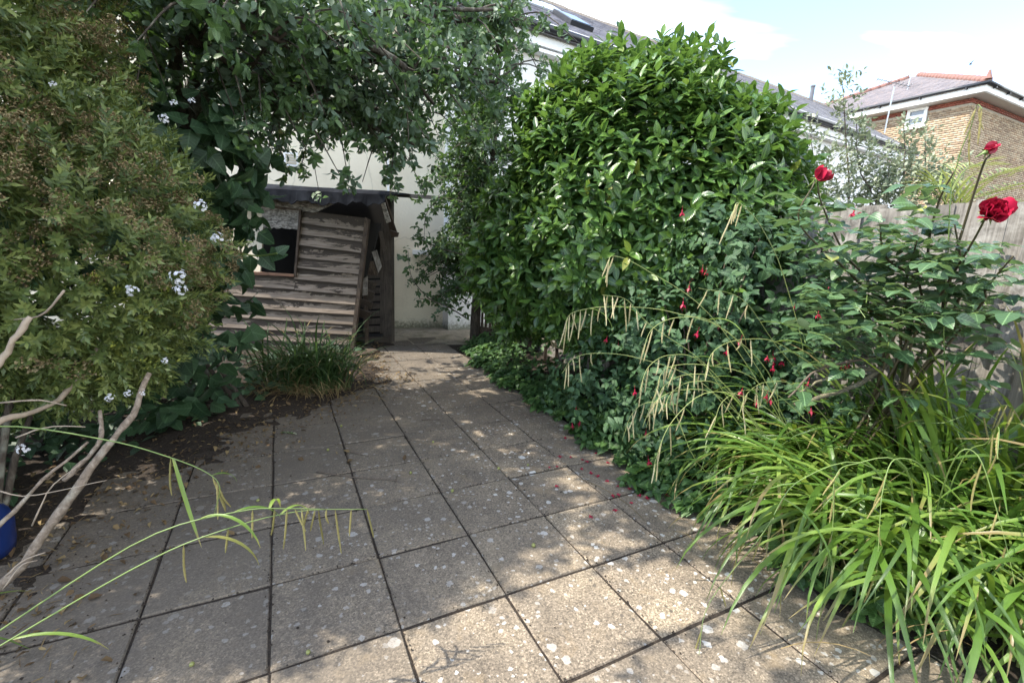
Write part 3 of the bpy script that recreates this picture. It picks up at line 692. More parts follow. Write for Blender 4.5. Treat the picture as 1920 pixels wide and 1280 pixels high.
# ------------------------------------------------------------------ shed
YS = 6.0
shed = empty('shed', (-2.9, YS, 0), 'collapsed weatherboarded shed with torn felt roof and dark window hole', 'shed')
SB = np.array([-2.9, YS, 0])
def z2(u, v): return 380 + .3593 * u, 300 + .3593 * v
def sh(u, v, y=YS): return A(*z2(u, v), y) - SB
def board(name, tl, tr, br, bl, th=.02, tilt=.028, mat='shed_board', y=YS, parent=shed):
    jj_ = lambda p: (p[0] + random.uniform(-4, 4), p[1] + random.uniform(-3, 3))
    tl, tr, br, bl = map(jj_, (tl, tr, br, bl)); tilt = tilt * random.uniform(.7, 1.6)
    a = [sh(*bl, y), sh(*br, y), sh(*tr, y), sh(*tl, y)]; a[0] = a[0] + np.array([0, -tilt, 0]); a[1] = a[1] + np.array([0, -tilt, 0])
    # a weathered lower edge
    b = MB(); n = 6; fr = []; 
    for k in range(n + 1):
        t = k / n; lo = a[0] + (a[1] - a[0]) * t + np.array([0, 0, random.uniform(-.0025, .0025)]); hi = a[3] + (a[2] - a[3]) * t
        fr += [lo, hi, lo + np.array([0, th, 0]), hi + np.array([0, th, 0])]
    Fs = []
    for k in range(n):
        o_ = 4 * k; p_ = o_ + 4; Fs += [(o_, p_, p_ + 1, o_ + 1), (o_ + 2, o_ + 3, p_ + 3, p_ + 2), (o_, o_ + 2, p_ + 2, p_), (o_ + 1, p_ + 1, p_ + 3, o_ + 3)]
    Fs += [(0, 1, 3, 2), (4 * n, 4 * n + 2, 4 * n + 3, 4 * n + 1)]
    b.add(fr, Fs); o = b.build(name, M[mat], parent); me = o.data; uvl = me.uv_layers.new(name='UVMap'); off = random.uniform(0, 9)
    for lp in me.loops: uvl.data[lp.index].uv = (off + (lp.vertex_index // 4) / n, lp.vertex_index % 2)
    return o
pan = [((515, 262), (862, 306), (856, 374), (511, 328)), ((511, 324), (856, 370), (846, 430), (506, 386)), ((506, 382), (846, 426), (839, 488), (502, 440)),
       ((502, 436), (839, 484), (833, 546), (496, 508)), ((496, 504), (833, 542), (827, 595), (491, 563)), ((491, 559), (827, 591), (819, 650), (486, 622))]
for t in pan: board('board', *t)
lo = [((200, 588), (820, 645), (813, 703), (200, 648)), ((120, 645), (813, 699), (807, 755), (110, 700)), ((60, 695), (807, 751), (801, 806), (50, 757)),
      ((-60, 745), (801, 802), (795, 860), (-60, 806)), ((-60, 800), (795, 856), (788, 913), (-60, 862)), ((-60, 857), (788, 909), (782, 965), (-60, 916)), ((-60, 910), (782, 961), (778, 1012), (-60, 972))]
for k, t in enumerate(lo):
    if k == 0:
        board('board', (200, 590), (486, 618), (486, 676), (200, 650)); board('board', (489, 619), (820, 646), (813, 703), (489, 677))
    else: board('board', *t)
b = MB(); f_ = [sh(852, 300), sh(872, 312), sh(790, 1010), sh(772, 1008)]
b.hexa([p + np.array([0, -.045, 0]) for p in f_], [p + np.array([0, .03, 0]) for p in f_]); b.build('corner_trim', M['shed_dark'], shed)
b = MB(); f_ = [sh(512, 262), sh(523, 264), sh(495, 610), sh(484, 608)]
b.hexa([p + np.array([0, -.05, 0]) for p in f_], [p + np.array([0, .03, 0]) for p in f_]); jm = b.build('window_jamb', M['shed_dark'], shed)
b = MB(); f_ = [sh(190, 578), sh(490, 596), sh(490, 608), sh(190, 592)]
b.hexa([p + np.array([0, -.05, 0]) for p in f_], [p + np.array([0, .04, 0]) for p in f_]); b.build('window_sill', wood('rusty_sill', (.22, .12, .075), (.1, .06, .04), (.3, .19, .12), (.15, 3, 3), .4), shed)
# ragged chipboard lining left over the window
def ragged(name, top, bot, mat, y=YS, th=.015, n=14, amp=5, parent=shed):
    b = MB(); fr = []
    for k in range(n + 1):
        t = k / n; u0, v0 = top[0][0] + (top[1][0] - top[0][0]) * t, top[0][1] + (top[1][1] - top[0][1]) * t
        u1, v1 = bot[0][0] + (bot[1][0] - bot[0][0]) * t, bot[0][1] + (bot[1][1] - bot[0][1]) * t + random.uniform(-amp, amp)
        p0, p1 = sh(u0, v0, y), sh(u1, v1, y); fr += [p0, p1, p0 + np.array([0, th, 0]), p1 + np.array([0, th, 0])]
    Fs = []
    for k in range(n):
        o_ = 4 * k; p_ = o_ + 4; Fs += [(o_, o_ + 1, p_ + 1, p_), (o_ + 2, p_ + 2, p_ + 3, o_ + 3), (o_ + 1, o_ + 3, p_ + 3, p_ + 1), (o_, p_, p_ + 2, o_ + 2)]
    b.add(fr, Fs); return b.build(name, M[mat], parent)
ragged('chipboard_panel', ((300, 236), (512, 262)), ((318, 352), (503, 360)), 'chipboard', YS + .012)
ragged('chipboard_strip', ((180, 196), (700, 222)), ((180, 236), (600, 272)), 'chipboard', YS - .02, amp=9)
b = MB(); f_ = [sh(300, 232), sh(515, 256), sh(515, 268), sh(300, 244)]
b.hexa([p + np.array([0, -.03, 0]) for p in f_], [p + np.array([0, .01, 0]) for p in f_]); b.build('window_head', M['shed_dark'], shed)
b = MB(); f_ = [sh(100, 235, 6.25), sh(322, 240, 6.15), sh(300, 590, 6.12), sh(80, 590, 6.22)]
b.hexa(f_, [p + np.array([0, .03, 0]) for p in f_]); b.build('side_panel', M['pale_panel'], shed)
# felt roof: a slumped lid with a torn front edge
b = MB(); n = 70; us = np.linspace(-120, 950, n + 1); V_ = []
for u in us:
    tt = (u + 120) / 1070
    vt = 118 + 55 * tt; vb_ = 200 + 30 * tt + random.uniform(-5, 5) + 7 * math.sin(u * .045) + 5 * math.sin(u * .11 + 1) + (14 if 600 < u < 690 else 0)
    e_ = .004 * math.sin(u * .012)
    V_ += [sh(u, vb_, 5.80), sh(u, vt + 8, 5.82) + np.array([0, e_, 0]), sh(u, vt, 5.93) + np.array([0, 0, .03]), sh(u - 30 * 0, vt, 5.93) + np.array([.10, 1.0, .10]), sh(u, vb_, 5.80) + np.array([0, .02, 0]), sh(u, vt + 8, 5.82) + np.array([0, .03, -.015])]
for k in range(n): pass
Fs = []
for k in range(n):
    o_, p_ = 6 * k, 6 * k + 6
    Fs += [(o_, p_, p_ + 1, o_ + 1), (o_ + 1, p_ + 1, p_ + 2, o_ + 2), (o_ + 2, p_ + 2, p_ + 3, o_ + 3), (o_ + 4, o_ + 5, p_ + 5, p_ + 4), (o_, o_ + 4, p_ + 4, p_), (o_ + 5, o_ + 3, p_ + 3, p_ + 5)]
Fs += [(0, 1, 5, 4), (1, 2, 3, 5), (6 * n, 6 * n + 4, 6 * n + 5, 6 * n + 1), (6 * n + 1, 6 * n + 5, 6 * n + 3, 6 * n + 2)]
b.add(V_, Fs); b.build('felt_roof', M['felt'], shed)
# inside and back: keeps the hollow dark
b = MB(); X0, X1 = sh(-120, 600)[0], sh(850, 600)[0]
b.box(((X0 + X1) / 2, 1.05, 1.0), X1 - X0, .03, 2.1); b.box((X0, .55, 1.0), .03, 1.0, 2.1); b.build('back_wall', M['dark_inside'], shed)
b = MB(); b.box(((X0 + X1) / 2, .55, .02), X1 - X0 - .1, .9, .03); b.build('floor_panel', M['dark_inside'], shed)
# splintered bargeboard and hanging fragments at the corner
def frag(name, pts, y0, y1, mat, th=.02):
    f_ = [sh(*p, y0 + (y1 - y0) * k) for p, k in zip(pts, (0, 0, 1, 1))]; b = MB()
    b.hexa(f_, [p + np.array([.004, th, .002]) for p in f_]); return b.build(name, M[mat], shed)
frag('bargeboard', [(928, 222), (948, 222), (980, 322), (958, 330)], 5.85, 5.95, 'chipboard')
frag('bargeboard', [(950, 190), (966, 240), (1015, 385), (975, 372)], 5.92, 6.2, 'shed_dark')
frag('bargeboard', [(975, 365), (1018, 380), (1012, 402), (984, 404)], 6.0, 6.1, 'shed_dark', .06)
frag('board', [(915, 372), (935, 372), (957, 462), (944, 482)], 6.05, 6.1, 'shed_board')
frag('board', [(882, 480), (905, 470), (932, 556), (916, 588)], 6.02, 6.1, 'fence_board')
frag('board', [(862, 530), (888, 528), (912, 600), (850, 598)], 6.08, 6.14, 'shed_dark')
frag('board', [(838, 620), (858, 606), (858, 704), (834, 708)], 6.03, 6.05, 'fence_board')
for k in range(4):
    v0 = 612 + k * 52
    frag('board', [(836 - 8 * k, v0 + 6), (905 - 9 * k, v0 + 28), (893 - 9 * k, v0 + 66), (828 - 8 * k, v0 + 48)], 6.10 - .02 * k, 6.16, 'post_wood')
frag('side_stud', [(872, 330), (930, 330), (842, 640), (822, 640)], 6.03, 6.10, 'dark_inside', .04)  # coloured near black to stand for the shaded gap beside the panel
frag('side_stud', [(842, 640), (856, 640), (862, 960), (846, 960)], 6.12, 6.14, 'shed_dark', .04)

# slatted panel and overhead beam beside the shed
perg = empty('pergola', G(733, 641), 'dark timber post and long overhead beam beside the shed', 'pergola'); PB = np.array(perg.location)
b = MB(); f_ = [A(*z2(942, 985), 6.6), A(*z2(989, 965), 6.6), A(*z2(985, 190), 6.6), A(*z2(948, 190), 6.6)]
b.hexa([p - PB for p in f_], [p - PB + np.array([.01, .10, 0]) for p in f_]); b.build('post', M['post_wood'], perg)
b = MB(); f_ = [A(*z2(250, 140), 6.72), A(*z2(1420, 222), 6.95), A(*z2(1420, 202), 6.95), A(*z2(250, 118), 6.72)]
b.hexa([p - PB for p in f_], [p - PB + np.array([0, .09, .01]) for p in f_]); b.build('beam', M['beam_wood'], perg)
slat = empty('slatted_screen', G(710, 640), 'dark horizontal slatted screen between the shed and post', 'screen'); PB2 = np.array(slat.location)
for k in range(12):
    v0 = 590 + 40 * k if k < 9 else 590 + 40 * k
    if v0 > 880: break
    f_ = [A(*z2(838, v0 + 29), 6.66), A(*z2(936, v0 + 25), 6.66), A(*z2(936, v0 - 2), 6.66), A(*z2(838, v0 + 2), 6.66)]
    b = MB(); b.hexa([p - PB2 for p in f_], [p - PB2 + np.array([0, .022, .012]) for p in f_]); b.build('slat', M['post_wood'], slat)
b = MB(); f_ = [A(*z2(926, 905), 6.62), A(*z2(944, 905), 6.62), A(*z2(944, 380), 6.62), A(*z2(926, 380), 6.62)]
b.hexa([p - PB2 for p in f_], [p - PB2 + np.array([0, .03, 0]) for p in f_]); b.build('stile', M['post_wood'], slat)
b = MB(); f_ = [A(*z2(800, 962), 6.5), A(*z2(980, 962), 6.5), A(*z2(980, 922), 6.5), A(*z2(800, 926), 6.5)]
b.hexa([p - PB2 for p in f_], [p - PB2 + np.array([0, .03, 0]) for p in f_]); b.build('bottom_rail', M['shed_board'], slat)
# loose planks on the ground
for (u0, v0), (u1, v1), lab in (((786, 952), (900, 1010), 'short dark plank lying on the ground at the shed corner'), ((790, 1030), (885, 1012), 'thin grey board lying flat beside the shed corner')):
    p0, p1 = G(*z2(u0, v0)), G(*z2(u1, v1)); c = (p0 + p1) / 2; t = empty('plank', (c[0], c[1], .012), lab, 'plank')
    dq = norm(p1 - p0); b = MB(); b.box((0, 0, .012), np.linalg.norm(p1 - p0), .11, .022, dq, np.array([-dq[1], dq[0], 0])); b.build('board', M['shed_dark'], t)

# ------------------------------------------------------------------ fence on the right
FD = E2; F0 = np.array([2.48, 2.38]); FN = np.array([-FD[1], FD[0]])       # FN faces the garden
fence = empty('fence', (F0[0], F0[1], 0), 'weathered grey featheredge board fence behind the roses and sedge', 'fence')
fd3 = np.array([*FD, 0]); fn3 = np.array([*FN, 0])
rf_ = random.Random(9)
def fence_board_mesh(seed):
    r = random.Random(seed); w, h = .135, 1.80; b = MB(); nn = 5; fr = []
    for k in range(nn + 1):
        z = h * k / nn; j = r.uniform(-.003, .003); j2 = r.uniform(-.003, .003)
        zt = z + (r.uniform(-.015, .01) if k == nn else 0)
        fr += [(-w / 2 + j, .006, zt), (w / 2 + j2, .016, zt), (w / 2 + j2, 0, zt), (-w / 2 + j, 0, zt)]
    Fs = [(0, 3, 2, 1), (4 * nn, 4 * nn + 1, 4 * nn + 2, 4 * nn + 3)]
    for k in range(nn):
        o_ = 4 * k
        for e_ in range(4): Fs.append((o_ + e_, o_ + (e_ + 1) % 4, o_ + 4 + (e_ + 1) % 4, o_ + 4 + e_))
    b.add(fr, Fs); return b.mesh('board')
fbm = [fence_board_mesh(s_) for s_ in range(6)]
for me in fbm: me.materials.append(M['fence_board'])
rzf = math.atan2(FD[1], FD[0])
s_ = -2.6; k = 0
while s_ < 4.75:
    gap_post = abs((s_ + 10.24) % 1.83 - .9) < .062
    if not gap_post:
        o = bpy.data.objects.new('board', fbm[rf_.randrange(6)]); COL.objects.link(o); o.parent = fence
        o.location = (*(FD * s_ + FN * (.004 + .016 * (k % 2))), rf_.uniform(-.02, .015)); o.rotation_euler = (rf_.uniform(-.008, .008), rf_.uniform(-.006, .006), rzf)
    s_ += .108; k += 1
for q_ in range(5):
    sp0 = -2.6 + .9 + q_ * 1.83 - .0
    sp0 = -10.24 + .9 + 1.83 * (q_ + 4)
    b = MB(); b.box(fd3 * sp0 + fn3 * .0 + np.array([0, 0, .92]), .095, .095, 1.86, fd3, fn3); b.add([], [])
    tp = fd3 * sp0 + np.array([0, 0, 1.85]); w = .0475
    b.add([tp - fd3 * w - fn3 * w, tp + fd3 * w - fn3 * w, tp + fd3 * w + fn3 * w, tp - fd3 * w + fn3 * w, tp + np.array([0, 0, .05])], [(0, 1, 4), (1, 2, 4), (2, 3, 4), (3, 0, 4)])
    b.build('post', wood('fence_post', (.22, .19, .15), (.12, .10, .08), (.30, .27, .22), (3, 3, .15), .3), fence)
for z_ in (.45, 1.4):
    b = MB(); b.box(fd3 * 1.1 - fn3 * .055 + np.array([0, 0, z_]), 7.4, .075, .075, fd3, fn3); b.build('rail', M['fence_board'], fence)
b = MB(); b.box(fd3 * 1.1 + fn3 * .03 + np.array([0, 0, .05]), 7.4, .02, .14, fd3, fn3); b.build('gravel_board', M['fence_board'], fence)

# low picket panel at the far end, behind the small tree
p0, p1 = G(900, 640), np.array([.32, 6.40, 0]); pk = empty('picket_fence', p0, 'low brown picket panel behind the small tree trunk', 'fence'); dq = norm(p1 - p0); nq = np.array([dq[1], -dq[0], 0]); Lq = np.linalg.norm(p1 - p0)
for k in range(13):
    b = MB(); b.box(dq * (.03 + k * Lq / 13) + np.array([0, 0, .55 + random.uniform(-.02, .02)]), .035, .018, 1.1, dq, nq); b.build('picket', M['shed_dark'], pk)
for z_, h_ in ((.14, .20), (.85, .07)):
    b = MB(); b.box(dq * Lq / 2 + nq * .025 + np.array([0, 0, z_]), Lq, .025, h_, dq, nq); b.build('rail', M['shed_dark'], pk)
pr = A(1035, 645, 5.9); q_ = empty('loose_rail', (pr[0], pr[1], 0), 'pale sawn rail fixed aslant below the clipped evergreen bush', 'rail')
b = MB(); a0, a1 = A(1014, 638, 5.9), A(1056, 652, 5.75); dq2 = norm(a1 - a0); b.box((a0 + a1) / 2 - pr * np.array([1, 1, 0]), np.linalg.norm(a1 - a0), .03, .055, dq2, norm(np.cross([0, 0, 1], dq2))); b.build('batten', M['lichen_wood'], q_)
b = MB(); 
for u in (.25, .75):
    c = a0 + (a1 - a0) * u - pr * np.array([1, 1, 0]); b.box((c[0], c[1] + .035, c[2] / 2), .04, .03, c[2] + .1)
b.build('stake', M['shed_dark'], q_)

# ------------------------------------------------------------------ foliage engine
class Tpl:
    def __init__(s, V, T, UV, probes, rad): s.V = np.array(V, float); s.T = np.array(T, int); s.UV = np.array(UV, float); s.probes = np.array(probes, float); s.rad = rad

def leaf_tpl(L, W, shape, n=5, fold=.25, curl=.18, wave=0.0, twist=0.0):
    """one leaf along +Y from its stalk, upper face +Z; shape(t) gives the half width 0..1"""
    V, UV = [(0, 0, 0)], [(.5, 0)]
    for k in range(1, n):
        t = k / n; w = W / 2 * shape(t); y = L * t; z = -curl * L * t * t; ww = wave * math.sin(t * 9)
        V += [(-w, y, z + fold * w + ww * w), (0, y, z), (w, y, z + fold * w - ww * w)]; UV += [(.5 - .5 * shape(t), t), (.5, t), (.5 + .5 * shape(t), t)]
    V.append((0, L, -curl * L)); UV.append((.5, 1)); T = [(0, 2, 1), (0, 3, 2)]
    for k in range(n - 2):
        o_ = 1 + 3 * k
        for e_ in (0, 1): T += [(o_ + e_, o_ + e_ + 1, o_ + 4 + e_), (o_ + e_, o_ + 4 + e_, o_ + 3 + e_)]
    o_ = 1 + 3 * (n - 2); e_ = len(V) - 1; T += [(o_, o_ + 1, e_), (o_ + 1, o_ + 2, e_)]
    return Tpl(V, T, UV, [(0, L * .25, -curl * L * .06), (0, L * .5, -curl * L * .25), (0, L * .8, -curl * L * .64)], W * .33)
ellip = lambda t: math.sin(math.pi * t ** .85) ** .8
ovate = lambda t: math.sin(math.pi * t ** .68) ** .85
lance = lambda t: math.sin(math.pi * t ** .9) ** .75
heart = lambda t: min(1, (t * 6) ** .5) * (1 - t ** 1.9) ** .75
TL = {}
TL['laurel'] = [leaf_tpl(.120, .052, ellip, 5, .28, c, w) for c, w in ((.10, 0), (.2, .08), (.30, .05), (.02, .1))]
TL['apple'] = [leaf_tpl(.076, .040, ellip, 6, .22, c, w) for c, w in ((.12, .04), (.3, .06), (.45, .04))]
TL['plum'] = [leaf_tpl(.062, .036, ellip, 4, .28, c, w) for c, w in ((.15, .1), (.35, .1), (.5, 0))]
TL['fig'] = [leaf_tpl(.17, .145, heart, 6, .12, c, w) for c, w in ((.2, .08), (.35, .12), (.5, .05))]
TL['fuchsia'] = [leaf_tpl(.062, .038, ovate, 4, .15, c, w) for c, w in ((.15, .05), (.3, .1), (.45, .0))]
TL['rose'] = [leaf_tpl(.066, .046, ovate, 6, .16, c, w) for c, w in ((.12, .08), (.3, .12), (.02, .05))]
TL['cover'] = [leaf_tpl(.055, .045, heart, 4, .2, c, w) for c, w in ((.2, .15), (.4, .1))]
TL['silver'] = [leaf_tpl(.055, .025, ellip, 3, .25, .15)]

def sprig_tpl(seed, L=.12, nl=17, ll=.047, lw=.0135):
    r = random.Random(seed); V, T, UV = [], [], []
    for k in range(nl):
        t = .12 + .88 * (k + .5) / nl; phi = k * 2.4 + r.uniform(-.3, .3); sa = math.radians(68 - 42 * t + r.uniform(-8, 8)); l = ll * (1.05 - .35 * t)
        d = np.array([math.cos(phi) * math.sin(sa), math.cos(sa), math.sin(phi) * math.sin(sa)])
        side = norm(np.cross(d, [0, 1, 0])); nrm = np.cross(side, d); base = np.array([0, L * t, 0]); o_ = len(V)
        V += [base, base + d * l * .45 - side * lw / 2, base + d * l * .55 - nrm * l * .05, base + d * l * .45 + side * lw / 2, base + d * l - nrm * l * .12]
        UV += [(.5, 0), (0, .5), (.5, .5), (1, .5), (.5, 1)]; T += [(o_, o_ + 2, o_ + 1), (o_, o_ + 3, o_ + 2), (o_ + 1, o_ + 2, o_ + 4), (o_ + 2, o_ + 3, o_ + 4)]
    return Tpl(V, T, UV, [(0, L * .3, 0), (0, L * .6, 0), (0, L * .95, 0)], .022)
TL['hebe'] = [sprig_tpl(s_) for s_ in range(5)]
def head_tpl(seed, R=.03, n=34, sz=.008):
    r = random.Random(seed); V, T, UV = [], [], []
    for k in range(n):
        d = np.array([r.gauss(0, 1), abs(r.gauss(0, .8)) + .1, r.gauss(0, 1)]); d /= np.linalg.norm(d); c = d * R * r.uniform(.35, 1.0)
        a = norm(np.cross(d, [r.random(), r.random(), r.random()])); b2 = np.cross(d, a); o_ = len(V); s2 = sz * r.uniform(.6, 1.2)
        V += [c, c + d * s2 * 1.2 + a * s2 * .5, c + d * s2 * 1.2 - a * s2 * .4 + b2 * s2 * .5, c + d * s2 - b2 * s2 * .6]; UV += [(.5, 0)] * 4; T += [(o_, o_ + 1, o_ + 2), (o_, o_ + 2, o_ + 3), (o_, o_ + 3, o_ + 1)]
        if k % 3 == 0:
            V += [(0, -.02, 0), (.0015, -.02, 0), tuple(c)]; UV += [(.5, 0)] * 3; T.append((o_ + 4, o_ + 5, o_ + 6))
    return Tpl(V, T, UV, [(0, R * .5, 0)], R * .8)
TL['seed'] = [head_tpl(s_) for s_ in range(4)]
def floret_tpl(seed, R=.034, n=20):
    r = random.Random(seed); V, T, UV = [], [], []
    for k in range(n):
        d = np.array([r.gauss(0, 1), abs(r.gauss(0, .8)) + .2, r.gauss(0, 1)]); d /= np.linalg.norm(d); c = d * R * r.uniform(.55, 1)
        a = norm(np.cross(d, [r.random(), r.random(), .3])); b2 = np.cross(d, a); o_ = len(V); V.append(c); UV.append((.5, .5))
        for p_ in range(5):
            for e_ in (-.42, .42): 
                an = 2 * math.pi * p_ / 5 + e_; V.append(c + (a * math.cos(an) + b2 * math.sin(an)) * .0085 + d * .003); UV.append((.5, 1))
            T.append((o_, o_ + 1 + 2 * p_, o_ + 2 + 2 * p_))
    return Tpl(V, T, UV, [(0, R * .5, 0)], R * .8)
TL['floret'] = [floret_tpl(s_) for s_ in range(3)]

def blade_tpl(L, W, a0, a1, n=11, bend=1.0, kink=0.0, yaw=0.0):
    """arching strap leaf: rises at a0 degrees, ends at a1 degrees"""
    V, UV = [], []; p = np.array([0., 0., 0.]); ds = L / n; pr = []; hy = 0.0
    for k in range(n + 1):
        t = k / n; a = math.radians(a0 + (a1 - a0) * (t ** bend)) 
        w = W / 2 * min(1, .55 + t * 2.2) * (1 - max(0, (t - .55) / .45) ** 1.6) + .0006
        fold = .45 * (1 - t) + .12; nz = np.array([0, -math.sin(a), math.cos(a)])
        sd = np.array([math.cos(hy), -math.sin(hy), 0])
        V += [p - sd * w + nz * fold * w, p.copy(), p + sd * w + nz * fold * w]; UV += [(0, t), (.5, t), (1, t)]
        if k % 2 == 0: pr.append(p.copy())
        hy += yaw / n
        p = p + ds * np.array([math.sin(hy) * math.cos(a), math.cos(hy) * math.cos(a), math.sin(a)])
    T = []
    for k in range(n):
        o_ = 3 * k
        for e_ in (0, 1): T += [(o_ + e_, o_ + e_ + 1, o_ + 4 + e_), (o_ + e_, o_ + 4 + e_, o_ + 3 + e_)]
    return Tpl(V, T, UV, pr, W * .6)
rb_ = random.Random(3)
TL['sedge'] = [blade_tpl(rb_.uniform(.92, 1.28), rb_.uniform(.018, .027), rb_.uniform(58, 87), rb_.uniform(-95, -70), 13, rb_.uniform(.8, 1.7), yaw=rb_.uniform(-.5, .5)) for _ in range(18)]
TL['sedge_back'] = [blade_tpl(rb_.uniform(.55, .85), rb_.uniform(.009, .014), rb_.uniform(60, 88), rb_.uniform(-60, 10), 9, rb_.uniform(.9, 1.8), yaw=rb_.uniform(-.4, .4)) for _ in range(14)]
TL['sedge_up'] = [blade_tpl(rb_.uniform(.9, 1.25), rb_.uniform(.016, .023), rb_.uniform(74, 89), rb_.uniform(-70, 30), 11, rb_.uniform(1.6, 2.8), yaw=rb_.uniform(-.5, .5)) for _ in range(12)]
TL['straw'] = [blade_tpl(rb_.uniform(.25, .5), .006, rb_.uniform(0, 50), rb_.uniform(-60, -10), 6, 1.2, yaw=rb_.uniform(-.6, .6)) for _ in range(6)]

SC = []
class Scatter:
    """all leaves of one kind on one plant; the most visible become separate parts, the rest one joined part"""
    def __init__(s, root, part, rest, tpls, mat, nparts=300):
        s.root, s.part, s.rest, s.tpls, s.mat, s.nparts = root, part, rest, tpls, mat, nparts; s.M = []; s.k = []; SC.append(s)
    def add(s, P, D, N, scale):
        P = np.atleast_2d(P); D = norm(np.atleast_2d(D)); N = np.atleast_2d(N)
        z = N - (N * D).sum(1, keepdims=True) * D; z = norm(z + 1e-6); x = np.cross(D, z)
        A_ = np.zeros((len(P), 4, 4)); sc_ = np.broadcast_to(np.asarray(scale, float), (len(P),))
        A_[:, :3, 0] = x * sc_[:, None]; A_[:, :3, 1] = D * sc_[:, None]; A_[:, :3, 2] = z * sc_[:, None]; A_[:, :3, 3] = P; A_[:, 3, 3] = 1
        s.M.append(A_); s.k.append(rng.integers(0, len(s.tpls), len(P)))

def shoots(sct, P, D, k=7, L=.12, spread=(75, 28), droop=.25, scale=1.0, upn=.5, jit=.15):
    """leaves in spirals round shoot axes D at P"""
    P = np.atleast_2d(P); D = norm(np.atleast_2d(D)); n = len(P)
    ref = np.where(np.abs(D[:, 2:3]) > .9, np.array([[1., 0, 0]]), np.array([[0., 0, 1]])); u = norm(np.cross(D, ref)); v = np.cross(D, u)
    ph0 = rng.uniform(0, 6.28, n)
    for m_ in range(k):
        t = (m_ + .6) / k; ph = ph0 + m_ * 2.4 + rng.normal(0, .25, n); sa = np.radians(spread[0] + (spread[1] - spread[0]) * t + rng.normal(0, 9, n))
        rad = u * np.cos(ph)[:, None] + v * np.sin(ph)[:, None]
        d = D * np.cos(sa)[:, None] + rad * np.sin(sa)[:, None]; nr = D * np.sin(sa)[:, None] - rad * np.cos(sa)[:, None]
        d = d + rng.normal(0, jit, d.shape); d[:, 2] -= droop * rng.uniform(.4, 1.3, n); nr = nr + np.array([0, 0, upn]) + rng.normal(0, .15, nr.shape)
        sct.add(P + D * (L * t), d, nr, scale * rng.uniform(.72, 1.12, n) * (1.08 - .25 * t))

def lobes(L, n, depth=.25, zmin=0.0, inner=.2, tuft=0.0):
    """points on the outside of a union of ellipsoids (some a little inside) with outward normals"""
    P, N = [], []; areas = np.array([(l[3] * l[4] + l[4] * l[5] + l[3] * l[5]) for l in L]); areas = areas / areas.sum()
    for l, a in zip(L, areas):
        m_ = int(n * a); d = norm(rng.normal(size=(m_, 3))); r = np.array(l[3:6]); c = np.array(l[:3])
        bumps = 1 + .07 * np.sin(d[:, 0] * 7 + l[0] * 5) * np.cos(d[:, 2] * 6 + l[1] * 3) + .05 * np.sin(d[:, 1] * 11 + d[:, 2] * 9)
        bumps = bumps + tuft * (np.sin(d[:, 0] * 17 + l[1] * 9) * np.cos(d[:, 2] * 15 + l[0] * 7) + .6 * np.sin(d[:, 1] * 21 + d[:, 0] * 13 + d[:, 2] * 9))
        dep = 1 - depth * rng.random(m_) ** 1.6; dep = np.where(rng.random(m_) < inner, dep * rng.uniform(.55, .95, m_), dep)
        p = c + d * r * (bumps * dep)[:, None]; nn = norm(d / r); keep = p[:, 2] > zmin
        for l2 in L:
            if l2 is l: continue
            q_ = (((p - np.array(l2[:3])) / np.array(l2[3:6])) ** 2).sum(1); keep &= q_ > (1 - depth) ** 2 * .9
        P.append(p[keep]); N.append(nn[keep])
    return np.vstack(P), np.vstack(N)

